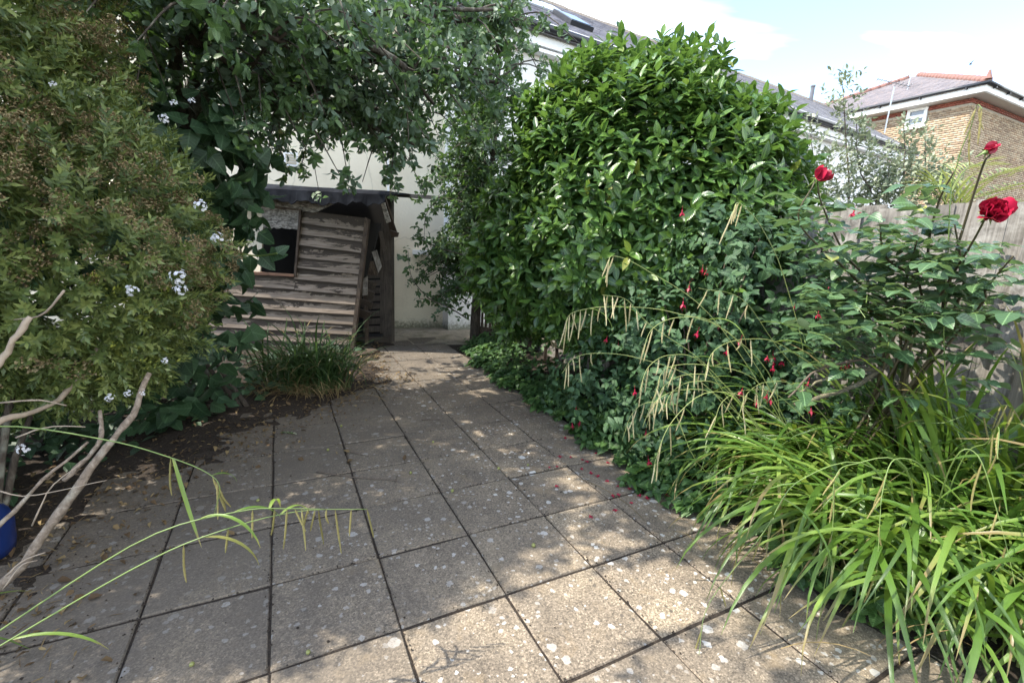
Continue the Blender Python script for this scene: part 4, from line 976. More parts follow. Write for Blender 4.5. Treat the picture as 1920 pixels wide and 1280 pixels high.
def finalize():
    pts, own, idx, rad = [], [], [], []
    for si, s in enumerate(SC):
        s.M = np.concatenate(s.M); s.k = np.concatenate(s.k)
        for ki, t in enumerate(s.tpls):
            w = np.nonzero(s.k == ki)[0]
            if not len(w): continue
            pp = np.einsum('nij,kj->nki', s.M[w][:, :3, :3], t.probes) + s.M[w][:, None, :3, 3]
            pts.append(pp.reshape(-1, 3)); own.append(np.full(pp.shape[0] * pp.shape[1], si)); idx.append(np.repeat(w, pp.shape[1]))
            rad.append(np.repeat(np.linalg.norm(s.M[w][:, :3, 0], axis=1) * t.rad, pp.shape[1]))
    pts = np.concatenate(pts); own = np.concatenate(own); idx = np.concatenate(idx); rad = np.concatenate(rad)
    x, y, d = project(pts); ok = (d > .2) & (x > 0) & (x < 1920) & (y > 0) & (y < 1280)
    x, y, d, own, idx, rad = x[ok], y[ok], d[ok], own[ok], idx[ok], rad[ok]
    order = np.argsort(-d); W_, H_ = 960, 640; buf = np.full((H_, W_), -1, np.int64)
    xi = (x[order] / 2).astype(int); yi = (y[order] / 2).astype(int); rr = np.clip(rad[order] * F_PX / d[order] / 2, .5, 20).astype(int)
    for k in range(len(order)):
        r = rr[k]; buf[max(0, yi[k] - r):yi[k] + r + 1, max(0, xi[k] - r):xi[k] + r + 1] = k
    vis = np.bincount(buf[buf >= 0], minlength=len(order)); oo, ii_ = own[order], idx[order]
    for si, s in enumerate(SC):
        sel = oo == si; score = np.bincount(ii_[sel], weights=vis[sel], minlength=len(s.M))
        best = np.argsort(-score)[:s.nparts] if s.nparts else np.array([], int)
        best = best[score[best] > 3]
        inv = np.linalg.inv(np.array(s.root.matrix_basis)); meshes = []
        for t in s.tpls:
            me = mesh_np(s.part, t.V, t.T, t.UV, True); me.materials.append(s.mat); meshes.append(me)
        for i in best:
            o = bpy.data.objects.new(s.part, meshes[s.k[i]]); COL.objects.link(o); o.parent = s.root
            o.matrix_basis = mathutils.Matrix((inv @ s.M[i]).tolist())
        rest = np.setdiff1d(np.arange(len(s.M)), best)
        if not len(rest): continue
        V_, T_, U_ = [], [], []; nb = 0
        for ki, t in enumerate(s.tpls):
            w = rest[s.k[rest] == ki]
            if not len(w): continue
            A_ = np.einsum('ij,njk->nik', inv, s.M[w])
            vv = np.einsum('nij,kj->nki', A_[:, :3, :3], t.V) + A_[:, None, :3, 3]
            V_.append(vv.reshape(-1, 3)); T_.append((t.T[None] + (nb + len(t.V) * np.arange(len(w)))[:, None, None]).reshape(-1, 3)); U_.append(np.tile(t.UV, (len(w), 1))); nb += len(t.V) * len(w)
        tag(link(s.rest, mesh_np(s.rest, np.vstack(V_), np.vstack(T_), np.vstack(U_), True), s.root, s.mat), kind='stuff')

def rt(root, p): return np.asarray(p, float) - np.array(root.location)

# ------------------------------------------------------------------ evergreen bush
lau = empty('evergreen_bush', (1.0, 4.3, 0), 'big rounded glossy evergreen bush beside the fence', 'bush')
LOB = [(1.02, 4.35, 2.05, 1.08, 1.0, 1.07), (.33, 4.75, 1.42, .78, .75, .86), (1.52, 3.95, 1.85, .72, .75, .80), (.90, 4.05, 1.35, .95, .75, .75), (.22, 4.9, 1.15, .58, .58, .60), (1.4, 3.9, 1.2, .6, .6, .6)]
P, N = lobes(LOB, 9000, .22, .45, .22, .02)
s = Scatter(lau, 'leaf', 'foliage', TL['laurel'], M['laurel'])
up = np.clip((P[:, 2:3] - 1.2) / 1.6, 0, 1)
D = norm(N * (1 - .35 * up) + np.array([0, 0, 1]) * (.15 + .75 * up) + rng.normal(0, .22, N.shape))
shoots(s, P - D * .08, D, 8, .14, (82, 34), .25, 1.02)
top = P[(P[:, 2] > 2.7)]; top = top[rng.permutation(len(top))[:22]]
Dt = norm(np.array([0, 0, 1]) + rng.normal(0, .25, top.shape)); shoots(s, top, Dt, 9, .16, (60, 18), .05, 1.05)
lb = MB()
for k in range(7):
    a = np.array([1.0 + random.uniform(-.35, .35), 4.4 + random.uniform(-.3, .3), -.02]); l = LOB[k % 4]; e = np.array(l[:3]) + np.array([random.uniform(-.5, .5) * l[3], random.uniform(-.5, .5) * l[4], .5 * l[5]])
    b = MB(); b.tube([rt(lau, p) for p in spline([a, a * .6 + e * .4 + np.array([.05, .03, 0]), e], 9)], np.linspace(.035, .012, 9), 7); b.build('stem', M['bark'], lau, True)

# ------------------------------------------------------------------ apple tree overhead
app = empty('apple_tree', (-3.1, 4.2, 0), 'old apple tree whose leafy boughs hang over the shed', 'tree')
b = MB(); b.tube([rt(app, p) for p in spline([(-3.1, 4.2, -.05), (-3.05, 4.15, .8), (-2.9, 4.0, 1.7), (-2.7, 3.9, 2.3)], 12)], np.linspace(.14, .09, 12), 10); b.build('trunk', M['bark'], app, True)
limbs = [[(-2.75, 3.9, 2.2), (-2.2, 3.9, 2.75), (-1.5, 4.1, 2.95), (-.7, 4.5, 3.05)], [(-2.75, 3.9, 2.2), (-2.3, 4.4, 2.6), (-1.7, 4.9, 2.75), (-1.0, 5.2, 2.7)],
         [(-2.72, 3.9, 2.25), (-2.3, 3.4, 2.8), (-1.7, 3.1, 3.1), (-1.0, 3.0, 3.3)], [(-2.7, 3.9, 2.3), (-2.5, 3.3, 2.9), (-2.2, 2.5, 3.2), (-1.8, 1.6, 3.4)],
         [(-2.7, 3.9, 2.3), (-2.6, 4.3, 3.0), (-2.0, 4.8, 3.6), (-1.2, 5.2, 3.9)], [(-2.7, 3.9, 2.3), (-2.2, 3.8, 3.1), (-1.4, 4.0, 3.7), (-.5, 4.4, 4.0)],
         [(-2.75, 3.9, 2.2), (-2.7, 4.6, 2.6), (-2.5, 5.3, 2.8), (-2.1, 5.8, 2.8)], [(-2.2, 3.9, 2.75), (-1.8, 3.9, 2.6), (-1.4, 4.2, 2.45), (-1.0, 4.6, 2.35)], [(-2.3, 3.4, 2.8), (-2.1, 3.3, 2.65), (-1.8, 3.5, 2.5), (-1.55, 3.8, 2.4)],
         [(-2.3, 4.4, 2.6), (-1.9, 4.3, 2.9), (-1.2, 4.3, 3.3), (-.3, 4.6, 3.5)], [(-2.3, 3.4, 2.8), (-2.0, 2.9, 2.8), (-1.7, 2.9, 2.65), (-1.45, 3.1, 2.6)], [(-2.2, 3.9, 2.75), (-1.6, 3.7, 2.9), (-1.0, 3.8, 2.8), (-.75, 4.2, 2.6)],
         [(-1.5, 4.1, 2.95), (-.9, 4.5, 2.95), (-.2, 4.9, 3.0)], [(-1.2, 4.3, 3.3), (-.6, 4.8, 3.5), (.0, 5.2, 3.7)], [(-2.2, 2.5, 3.2), (-1.8, 1.7, 3.25), (-1.3, 1.0, 3.3)]]  # last limb is added out of view to dapple the paving
s = Scatter(app, 'leaf', 'foliage', TL['apple'], M['apple'])
tw = MB(); fruit_at = []
for li, L in enumerate(limbs):
    sp_ = spline(L, 20); b = MB(); b.tube([rt(app, p) for p in sp_], np.linspace(.05, .014, 20), 7); b.build('limb', M['bark'], app, True)
    for k in range(25):
        u = random.uniform(.18, 1); p = sp_[int(u * 19)]; dr_ = norm(rng.normal(0, 1, 3) * np.array([1, 1, .55]) + np.array([.25, 0, -.05])); ln = random.uniform(.35, .85)
        q1 = p + dr_ * ln * .5 + np.array([0, 0, .06]); q2 = p + dr_ * ln + np.array([0, 0, -.16 * ln - .04])
        tp = spline([p, q1, q2], 8); tw.tube([rt(app, x) for x in tp], np.linspace(.011, .003, 8), 4, False)
        n_ = 10; ids = rng.integers(1, 8, n_); PP = tp[ids] + rng.normal(0, .035, (n_, 3)); DD = norm(rng.normal(0, .7, (n_, 3)) + dr_ * .5 + np.array([0, 0, -.15]))
        shoots(s, PP, DD, 6, .07, (85, 30), .55, 1.0, .35, .28)
        if random.random() < .35: fruit_at.append(tp[5])
tag(tw.build('twig', M['bark'], app), kind='stuff')
fm = MB(); fm.lathe((0, 0, -.017), [(.003, 0), (.012, .003), (.0165, .012), (.0165, .020), (.011, .031), (.004, .033)], 9); fmesh = fm.mesh('apple', True); fmesh.materials.append(plain('green_apple', (.19, .20, .06), .45, .25, 30, 0))
for p in fruit_at[:44]:
    for k in range(random.choice((1, 2, 3))):
        o = bpy.data.objects.new('apple', fmesh); COL.objects.link(o); o.parent = app; o.location = rt(app, p + np.array([random.uniform(-.04, .04), random.uniform(-.04, .04), -.05 - random.uniform(0, .05)])); sz = random.uniform(.75, 1.15); o.scale = (sz, sz, sz)
b = MB(); a0 = A(488, -20, 3.3); a1 = A(497, 28, 3.3); b.tube([rt(app, p) for p in (a0, (a0 + a1) / 2 + np.array([.01, 0, 0]), a1)], [.03, .032, .006], 7); b.build('broken_limb', plain('torn_wood', (.30, .14, .07), .9, .35, 20, .5), app)

# ------------------------------------------------------------------ small tree at the end of the path
plu = empty('plum_tree', (-.57, 6.92, 0), 'slim dark trunked tree with drooping leafy sprays at the path end', 'tree')
trk = spline([(-.57, 6.92, -.04), (-.56, 6.9, .6), (-.50, 6.85, 1.3), (-.40, 6.75, 2.2), (-.35, 6.6, 3.2), (-.3, 6.5, 4.4)], 24)
b = MB(); b.tube([rt(plu, p) for p in trk], np.linspace(.085, .02, 24), 9); b.build('trunk', M['bark'], plu, True)
s = Scatter(plu, 'leaf', 'foliage', TL['plum'], M['plum']); tw = MB()
for k in range(420):
    u = random.uniform(.26, 1); p = trk[int(u * 23)]; az = random.uniform(0, 6.28); ln = random.uniform(.35, 1.0) * (1.1 - .25 * u) 
    dr_ = norm(np.array([math.cos(az), math.sin(az) * .8, random.uniform(-.15, .65)])); q1 = p + dr_ * ln * .55 + np.array([0, 0, .05]); q2 = p + dr_ * ln + np.array([0, 0, -.30 * ln])
    
    if q2[0] > .02 and q2[2] > 1.9 and random.random() < .85: continue
    tp = spline([p, q1, q2], 9); tw.tube([rt(plu, x) for x in tp], np.linspace(.010, .003, 9), 4, False)
    n_ = 13; ids = rng.integers(2, 9, n_); PP = tp[ids] + rng.normal(0, .05, (n_, 3)); shoots(s, PP, norm(rng.normal(0, .7, (n_, 3)) + dr_ * .4 + np.array([0, 0, -.3])), 6, .06, (80, 30), .5, 1.0, .4, .25)
# the drooping spray in front of the cream wall
for pts in ([(880, 480), (840, 470), (800, 455), (775, 440)], [(885, 545), (850, 540), (810, 560), (785, 560)], [(870, 380), (830, 372), (800, 400), (795, 450)], [(880, 600), (840, 575), (805, 560), (772, 520), (765, 470)], [(900, 440), (870, 430), (835, 500), (825, 560)], [(880, 330), (840, 330), (805, 340), (780, 372)], [(890, 500), (860, 520), (835, 545), (820, 585)]):
    yy = random.uniform(6.1, 6.6); tp = spline([A(*p, yy) for p in pts], 14); tw.tube([rt(plu, x) for x in tp], np.linspace(.009, .003, 14), 4, False)
    n_ = 26; ids = rng.integers(1, 14, n_); PP = tp[ids] + rng.normal(0, .045, (n_, 3)); shoots(s, PP, norm(rng.normal(0, .7, (n_, 3)) + np.array([-.2, 0, -.4])), 5, .06, (80, 30), .5, 1.05, .4, .25)
tag(tw.build('twig', M['bark'], plu), kind='stuff')

# ------------------------------------------------------------------ broad leaved shrub left of the shed
fig = empty('broad_leaved_shrub', (-2.35, 3.7, 0), 'shrub with large dark heart shaped leaves beside the shed window', 'shrub')
P, N = lobes([(-2.55, 3.5, 1.75, .55, .5, .75), (-2.5, 3.4, .8, .48, .45, .65), (-2.28, 3.5, 2.0, .36, .4, .42), (-2.9, 3.9, 1.6, .6, .5, .8), (-3.3, 3.2, 1.1, .8, .7, 1.1), (-3.4, 2.5, .8, .7, .7, .8), (-3.1, 1.6, .6, .6, .6, .6), (-3.3, 3.0, 2.5, .85, .7, .8)], 1250, .35, .12, .25)  # outer left lobes added to shade the slabs and close bright gaps
s = Scatter(fig, 'leaf', 'foliage', TL['fig'], M['fig'])
shoots(s, P, norm(N + rng.normal(0, .3, N.shape)), 3, .14, (70, 40), .5, .95, .6, .2)
tp = spline([A(430, 470, 3.4), A(480, 480, 3.4), A(520, 475, 3.3)], 6); b = MB(); b.tube([rt(fig, p) for p in tp], .006, 5); b.build('stem', M['stem_green'], fig)
s.add(tp[[2, 3, 4, 5]], np.array([[-.2, 0, -1], [.6, 0, -.6], [1, -.2, .1], [.5, .2, .5]]), np.array([[.3, -1, .3]] * 4), [.8, .8, .8, .55])
for k in range(6):
    b = MB(); e = P[random.randrange(len(P))]; b.tube([rt(fig, p) for p in spline([(-2.4 + random.uniform(-.2, .2), 3.75, -.02), ((-2.4 + e[0]) / 2, (3.75 + e[1]) / 2, e[2] * .5), e], 8)], np.linspace(.022, .007, 8), 6); b.build('stem', M['bark'], fig, True)

# ------------------------------------------------------------------ flowering shrub at the left
heb = empty('flowering_shrub', (-2.2, 1.75, 0), 'tall narrow leaved shrub with brown seed heads and few white flowers', 'shrub')
HL = [(x_ - .08, y_, z_, a_, b_, c_) for x_, y_, z_, a_, b_, c_ in [(-2.20, 2.22, 1.38, .70, .62, .66), (-2.40, 2.15, 1.95, .56, .55, .48), (-2.62, 1.85, 2.35, .62, .6, .75), (-2.45, 1.65, 1.62, .66, .55, .70), (-2.10, 2.25, .98, .42, .42, .36), (-2.7, 2.2, 2.4, .8, .8, .7)]]
P, N = lobes(HL, 16000, .22, .5, .2, .12)
vis_ = (P[:, 0] > -3.3) & ((N[:, 1] < .45) | (rng.random(len(P)) < .45)); P, N = P[vis_], N[vis_]
s = Scatter(heb, 'shoot', 'foliage', TL['hebe'], M['hebe'])
D = norm(N + np.array([0, 0, .35]) + rng.normal(0, .35, N.shape)); s.add(P, D, rng.normal(0, 1, D.shape), rng.uniform(.75, 1.2, len(P)))
s2 = Scatter(heb, 'seed_head', 'seed_head_cluster', TL['seed'], M['seed'], 200)
cl = vnoise(P[:, 0] * 3 + 40, P[:, 2] * 3 + P[:, 1] * 2 + 20, 1.3, 8); w = (cl > .50) & (rng.random(len(P)) < .48) & (N[:, 2] > -.5)
s2.add(P[w] + D[w] * .11, norm(D[w] + np.array([0, 0, .4])), rng.normal(0, 1, D[w].shape), rng.uniform(.9, 1.5, w.sum()))
s3 = Scatter(heb, 'flower_cluster', 'flower_cluster', TL['floret'], M['petal_white'], 40)
for px, py, y, sc_ in ((335, 520, 1.75, 1.25), (338, 545, 1.75, 1.0), (248, 546, 1.70, 1.0), (376, 388, 1.85, 1.1), (408, 447, 1.88, 1.0), (308, 224, 1.9, .8), (310, 676, 1.8, .6), (205, 745, 1.72, .7), (240, 737, 1.74, .6), (268, 737, 1.78, .5), (45, 842, 1.62, .9), (326, 195, 1.95, .6), (100, 160, 1.75, .5), (360, 190, 1.98, .55)):
    p = A(px, py, y); s3.add(p, (p * 0 + np.array([.4, -.7, .5])), rng.normal(0, 1, 3), sc_ * .72)
def stem_part(root, name, pts, r0, r1, mat, n=14, sides=8):
    b = MB(); tp = spline(pts, n); tp[1:-1] += rng.normal(0, min(.0045, r0 * .22), (n - 2, 3)); b.tube([rt(root, p) for p in tp], np.linspace(r0, r1, n) * (1 + .11 * rng.normal(size=n)).clip(.75, 1.3), sides); return b.build(name, M[mat], root, True)
stem_part(heb, 'trunk', [A(-90, 1165, 1.52), A(20, 1080, 1.58), A(120, 950, 1.70), A(195, 845, 1.84), A(245, 783, 1.95), A(280, 700, 2.1)], .022, .011, 'bark_pale', 22, 10)
stem_part(heb, 'branch', [A(120, 900, 1.75), A(185, 830, 1.86), A(187, 770, 1.95)], .012, .008, 'bark_pale')
stem_part(heb, 'branch', [A(-60, 1010, 1.55), A(0, 985, 1.6), A(75, 905, 1.7), A(165, 828, 1.85)], .011, .005, 'bark_pale')
stem_part(heb, 'branch', [A(-40, 730, 1.5), A(10, 665, 1.55), A(57, 594, 1.6)], .012, .009, 'twig_pale')
stem_part(heb, 'branch', [A(-40, 800, 1.6), A(30, 780, 1.7), A(120, 740, 1.9), A(190, 640, 2.0)], .013, .008, 'twig_pale')
for pts, r in (([(0, 755), (70, 750), (125, 760)], .004), ([(60, 985), (95, 915), (150, 870)], .003), ([(10, 1080), (45, 1050), (85, 1035)], .004), ([(0, 1137), (20, 1130), (45, 1122)], .007), ([(5, 1105), (40, 1060), (70, 1050)], .003), ([(0, 920), (50, 930), (130, 915), (200, 900)], .0025), ([(30, 820), (90, 800), (160, 800)], .003), ([(120, 545), (80, 590), (20, 600)], .004)):
    yy = random.uniform(1.5, 1.7); stem_part(heb, 'branch', [A(*p, yy + .03 * k) for k, p in enumerate(pts)], r, r * .6, 'twig_pale', 8, 5)
for k in range(9):
    e = P[random.randrange(len(P))]; stem_part(heb, 'branch', [(-2.25, 1.8, .1), ((e[0] - 2.25) / 2 - .1, (e[1] + 1.8) / 2, .3 + e[2] * .4), e], .016, .006, 'bark', 9, 6)

# ------------------------------------------------------------------ sedges
def sedge(label, centre, rx, ry, n, tpls, mat, nparts, facing=None, scale=(.75, 1.15), name='pendulous_sedge', group=None):
    root = empty(name, (centre[0], centre[1], 0), label, 'sedge', group); s = Scatter(root, 'leaf', 'leaf_mass', tpls, mat, nparts)
    az = rng.uniform(0, 2 * math.pi, n) if facing is None else rng.normal(facing[0], facing[1], n)
    rr_ = np.sqrt(rng.random(n)); ang = rng.uniform(0, 6.28, n); P = np.stack([centre[0] + rx * rr_ * np.cos(ang), centre[1] + ry * rr_ * np.sin(ang), np.full(n, .01)], 1)
    d = np.stack([np.cos(az), np.sin(az), rng.normal(0, .10, n)], 1); nz = np.stack([rng.normal(0, .22, n), rng.normal(0, .22, n), np.ones(n)], 1)
    s.add(P, d, nz, rng.uniform(*scale, n)); return root, s
sg1, _ = sedge('bright green sedge clump spilling over the paving, front right', (1.98, 1.90), .50, .50, 600, TL['sedge'], M['sedge'], 300, (math.pi * 1.1, 1.8), (.7, 1.05))
sg2, _ = sedge('sedge clump with arching tasselled stems below the red flowered bush', (1.85, 2.62), .42, .36, 270, TL['sedge'], M['sedge'], 240, (math.pi * 1.12, 1.7), (.65, 1.05))
sg3, _ = sedge('sedge clump with upright leaves against the grey fence', (2.28, 2.12), .34, .44, 280, TL['sedge_up'], M['sedge'], 220, (math.pi * 1.0, 1.7), (.8, 1.3))
sg1b, _ = sedge('lush sedge clump at the foot of the fence, nearest the viewer', (2.55, 1.45), .26, .42, 320, TL['sedge'], M['sedge'], 150, (math.pi * .95, 1.4), (.7, 1.15))
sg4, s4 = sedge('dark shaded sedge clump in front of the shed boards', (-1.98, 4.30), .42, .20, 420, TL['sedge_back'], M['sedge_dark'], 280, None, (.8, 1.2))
s5 = Scatter(sg4, 'dead_leaf', 'dead_leaf_mass', TL['straw'], M['straw'], 60)
n_ = 160; a_ = rng.uniform(3.3, 6.1, n_); s5.add(np.stack([-1.98 + .4 * rng.normal(0, .6, n_), 4.2 + .1 * rng.normal(0, 1, n_), np.full(n_, .03)], 1), np.stack([np.cos(a_), np.sin(a_), np.full(n_, .1)], 1), np.array([[0, 0, 1.]] * n_), rng.uniform(.7, 1.2, n_))
s6 = Scatter(sg1, 'dead_leaf', 'dead_leaf_mass', TL['straw'], M['straw'], 40)
a_ = rng.uniform(0, 6.28, n_); s6.add(np.stack([1.85 + .5 * rng.normal(0, .6, n_), 2.3 + .4 * rng.normal(0, 1, n_), np.full(n_, .04)], 1), np.stack([np.cos(a_), np.sin(a_), np.full(n_, .5)], 1), np.array([[0, 0, 1.]] * n_), rng.uniform(.7, 1.2, n_))

def spike_mesh(seed, L, R=.0026):
    r = random.Random(seed); b = MB(); n = 16; prof = []; pts = []
    for k in range(n + 1):
        t = k / n; pts.append((.012 * math.sin(t * 2 + seed) * t, .012 * math.cos(seed) * t, -L * t)); prof.append(R * (.35 if t < .12 else 1) * (1 + .28 * (k % 2)) * (1 - .55 * max(0, t - .75) / .25))
    b.tube(pts, prof, 6); me = b.mesh('spike', False); me.materials.append(M['spike']); return me
spikes = [spike_mesh(k, l) for k, l in enumerate((.11, .13, .095, .12))]
pale_spikes = []
for k, l in enumerate((.12, .15, .10, .135)):
    me = spike_mesh(k + 9, l, .0032); me.materials[0] = M['spike_pale']; pale_spikes.append(me)
def flower_stem(root, pts, r=.0028, hang=(), leafy=(), mat='stem_green', sscale=1.0):
    """pts: 3d points; hang: fractions along it where a spike hangs; leafy: fractions where a leaf springs"""
    tp = spline(pts, 30); b = MB(); b.tube([rt(root, p) for p in tp], np.linspace(r, r * .35, 30), 5); o = b.build('flower_stem', M[mat], root, True)
    for h_ in hang:
        f = h_ * 29; i = min(28, int(f)); p = tp[i] + (tp[i + 1] - tp[i]) * (f - i)
        c = bpy.data.objects.new('spike', random.choice(pale_spikes if mat == 'stem_pale' else spikes)); COL.objects.link(c); c.parent = o; c.location = rt(root, p); z_ = random.uniform(.6, 1.3) * sscale; c.scale = (sscale, sscale, z_); c.rotation_euler = (random.uniform(-.24, .24), random.uniform(-.24, .24), random.uniform(0, 6))
    for h_, ln, az, a0, a1 in leafy:
        p = tp[int(h_ * 29)]; t = blade_tpl(ln, .011, a0, a1, 9, 1.1); me = mesh_np('stem_leaf', t.V, t.T, t.UV, True); c = link('stem_leaf', me, o, M['sedge']); c.location = rt(root, p); c.rotation_euler = (0, 0, az)
    return o
# left foreground stems lean in from a clump outside the picture
sgl = empty('pendulous_sedge', G(-260, 1330), 'sparse sedge stems with hanging spikes leaning over the paving, front left', 'sedge')
Y1 = 1.12
flower_stem(sgl, [G(-260, 1330), A(-120, 1265, 1.05), A(0, 1181, Y1), A(270, 1010, Y1 + .05), A(450, 958, Y1 + .12), A(540, 953, Y1 + .16), A(612, 954, Y1 + .2)], .0032, (.70, .78, .83, .86, .89, .92, .95, 1.0), ((.60, .23, 4.6, 25, -85), (.66, .16, 5.4, 5, -80), (.77, .13, 0.2, 10, -85)))
flower_stem(sgl, [G(-240, 1340), A(-110, 1280, 1.02), A(0, 1210, Y1 - .03), A(264, 1058, Y1 + .02), A(416, 994, Y1 + .08), A(560, 958, Y1 + .18), A(688, 954, Y1 + .26)], .0032, (.58, .68, .84, .88, .92, .96, 1.0), ((.63, .2, 4.9, 0, -85), (.82, .14, 5.9, 10, -85), (.35, .26, 5.0, 10, -60)))
flower_stem(sgl, [G(-300, 1300), A(-160, 850, 1.1), A(0, 799, 1.25), A(202, 825, 1.32), A(315, 856, 1.36), A(385, 884, 1.38), A(412, 912, 1.38), A(402, 962, 1.38)], .003, (.58, .76, .81, .845, .87), ((.60, .30, 4.2, -70, -60), (.77, .10, 5.7, 0, -85)))
for a_, l_ in ((-.2, .5), (.4, .45), (.15, .6), (1.0, .5), (.7, .35)):
    t = blade_tpl(l_, .012, 70, -50, 10, 1.1); me = mesh_np('leaf', t.V, t.T, t.UV, True); c = link('leaf', me, sgl, M['sedge']); c.rotation_euler = (0, 0, a_ - 1.57); c.location = (0, 0, .01)
# stems of the clump on the right
b0 = (1.85, 2.72, .02)
def rs(root, base, px, y0, y1, **kw):
    n = len(px)
    if root is sg2: kw['mat'] = 'stem_pale'
    return flower_stem(root, [base] + [A(*p, y0 + (y1 - y0) * k / (n - 1)) for k, p in enumerate(px)], **kw)
rs(sg2, b0, [(1490, 830), (1385, 640), (1260, 585), (1150, 575), (1095, 580), (1066, 592), (1062, 622)], 2.55, 2.35, hang=(.62, .66, .70, .74, .78, .81, .84, .87, .90, .93), leafy=((.6, .28, 4.4, 10, -85), (.7, .2, 4.2, 0, -88)), mat='stem_green')
rs(sg2, b0, [(1450, 840), (1330, 690), (1220, 610), (1175, 562), (1130, 553)], 2.5, 2.3, hang=(.62, .7, .76, .82, .87, .92, .96, .99))
rs(sg2, b0, [(1420, 840), (1320, 720), (1200, 672), (1120, 662), (1075, 672), (1054, 700)], 2.5, 2.4, hang=(.7, .78, .84, .89, .93))
rs(sg2, b0, [(1480, 820), (1420, 715), (1330, 685), (1250, 690), (1228, 740), (1205, 800)], 2.45, 2.2, hang=(.55, .62, .68, .74, .8, .86), leafy=((.5, .3, 4.2, 30, -85),))
rs(sg2, b0, [(1500, 840), (1430, 760), (1330, 735), (1260, 790), (1230, 860), (1228, 885)], 2.35, 2.1, hang=(.6, .68, .75, .8, .86), leafy=((.5, .34, 4.0, 40, -85),))
rs(sg2, b0, [(1510, 700), (1470, 520), (1430, 430), (1400, 392), (1382, 380), (1374, 400)], 2.6, 2.3, hang=(.74, .8, .85, .9, .95))
rs(sg2, b0, [(1480, 820), (1340, 600), (1210, 505), (1150, 480), (1140, 500)], 2.6, 2.5, hang=(.8, .85, .9, .95))
for k in range(9):
    x0 = random.uniform(1180, 1420); y0_ = random.uniform(600, 800); dx = random.uniform(120, 260)
    rs(sg2, (1.85 + random.uniform(-.15, .15), 2.7, .02), [(x0 + dx * 1.1, y0_ + 110), (x0 + dx * .6, y0_ - 5), (x0 + dx * .25, y0_ - 22), (x0, y0_), (x0 - 18, y0_ + 50)], 2.45, random.uniform(2.15, 2.4), hang=[.52 + .43 * (q_ + random.random() * .6) / 5 for q_ in range(5)], leafy=((.45, random.uniform(.2, .35), random.uniform(3.6, 4.8), 20, -85),))
rs(sg2, b0, [(1560, 800), (1450, 640), (1390, 560), (1310, 540)], 2.6, 2.4, hang=(.7, .8, .88, .95), leafy=((.6, .3, 4.3, 10, -80),))
rs(sg3, (2.5, 1.75, .02), [(1790, 800), (1780, 420), (1797, 300), (1820, 240), (1832, 198), (1842, 205)], 1.95, 1.75, hang=(.66, .80, .93, .99))
rs(sg3, (2.5, 1.75, .02), [(1720, 830), (1780, 790), (1860, 765), (1890, 760), (1905, 770)], 2.0, 1.7, hang=(.55, .68, .78, .88, .95), sscale=1.1)
rs(sg1, (2.0, 1.95, .02), [(1740, 900), (1680, 860), (1655, 920), (1648, 1010), (1640, 1130)], 1.65, 1.45, hang=(.5, .62, .75, .9), sscale=1.05)
rs(sg1, (2.0, 1.95, .02), [(1780, 880), (1830, 850), (1870, 960), (1900, 1080), (1915, 1170)], 1.6, 1.35, hang=(.45, .6, .7, .8, .92), sscale=1.05)
rs(sg1, (2.0, 1.95, .02), [(1700, 880), (1600, 870), (1565, 900), (1560, 1000), (1530, 1200)], 1.65, 1.5, hang=(.5, .62, .7, .8), sscale=1.05)
rs(sg1, (2.0, 1.95, .02), [(1640, 880), (1500, 900), (1430, 1000), (1330, 1130), (1310, 1230)], 1.75, 1.45, hang=(.45, .6, .75, .9), leafy=((.5, .3, 3.5, 0, -80),))
rs(sg1, (2.0, 1.95, .02), [(1800, 870), (1850, 830), (1872, 800), (1870, 860)], 1.75, 1.5, hang=(.6, .8, .95))

# ------------------------------------------------------------------ fuchsia
fu = empty('fuchsia_bush', (1.35, 3.25, 0), 'dark leaved bush hung with small crimson flowers beside the paving', 'bush')
FL = [(1.28, 3.30, .80, .62, .52, .55), (.85, 3.52, .42, .50, .45, .38), (1.62, 3.05, 1.15, .5, .45, .55), (1.42, 3.2, 1.45, .35, .35, .35), (1.10, 2.95, .38, .40, .35, .34), (1.95, 2.82, .72, .42, .36, .55)]
P, N = lobes(FL, 1800, .3, .05, .25)
s = Scatter(fu, 'leaf', 'foliage', TL['fuchsia'], M['fuchsia']); shoots(s, P, norm(N + rng.normal(0, .35, N.shape) + np.array([0, 0, .15])), 6, .10, (82, 45), .3, 1.05, .6, .2)
for k in range(16):
    e = P[random.randrange(len(P))]; stem_part(fu, 'stem', [(1.4 + random.uniform(-.15, .15), 3.3, -.01), ((e[0] + 1.4) / 2, (e[1] + 3.3) / 2, e[2] * .6), e], .010, .003, 'twig', 8, 5)
def fuchsia_flower():
    b = MB(); b.tube([(0, 0, 0), (.002, 0, -.012), (.002, 0, -.022)], .0011, 4)
    b.lathe((.002, 0, -.022), [(.0022, 0), (.0042, -.006), (.0038, -.014), (.005, -.018)], 7)
    for k in range(4):
        a = k * math.pi / 2 + .3; d = np.array([math.cos(a), math.sin(a), 0]); sd = np.array([-d[1], d[0], 0]); c = np.array([.002, 0, -.038])
        b.add([c + d * .003 - sd * .004, c + d * .003 + sd * .004, c + d * .013 + sd * .0055 + np.array([0, 0, -.010]), c + d * .019 + np.array([0, 0, -.024]), c + d * .013 - sd * .0055 + np.array([0, 0, -.010])], [(0, 1, 2, 3, 4)])
    b.lathe((.002, 0, -.040), [(.005, 0), (.0085, -.008), (.0075, -.016)], 7)
    for k in range(3): b.tube([(.002, 0, -.055), (.002 + .003 * math.cos(k * 2), .003 * math.sin(k * 2), -.078)], .0006, 3)
    me = b.mesh('flower', True); me.materials.append(M['fuchsia_red']); return me
ffm = fuchsia_flower()
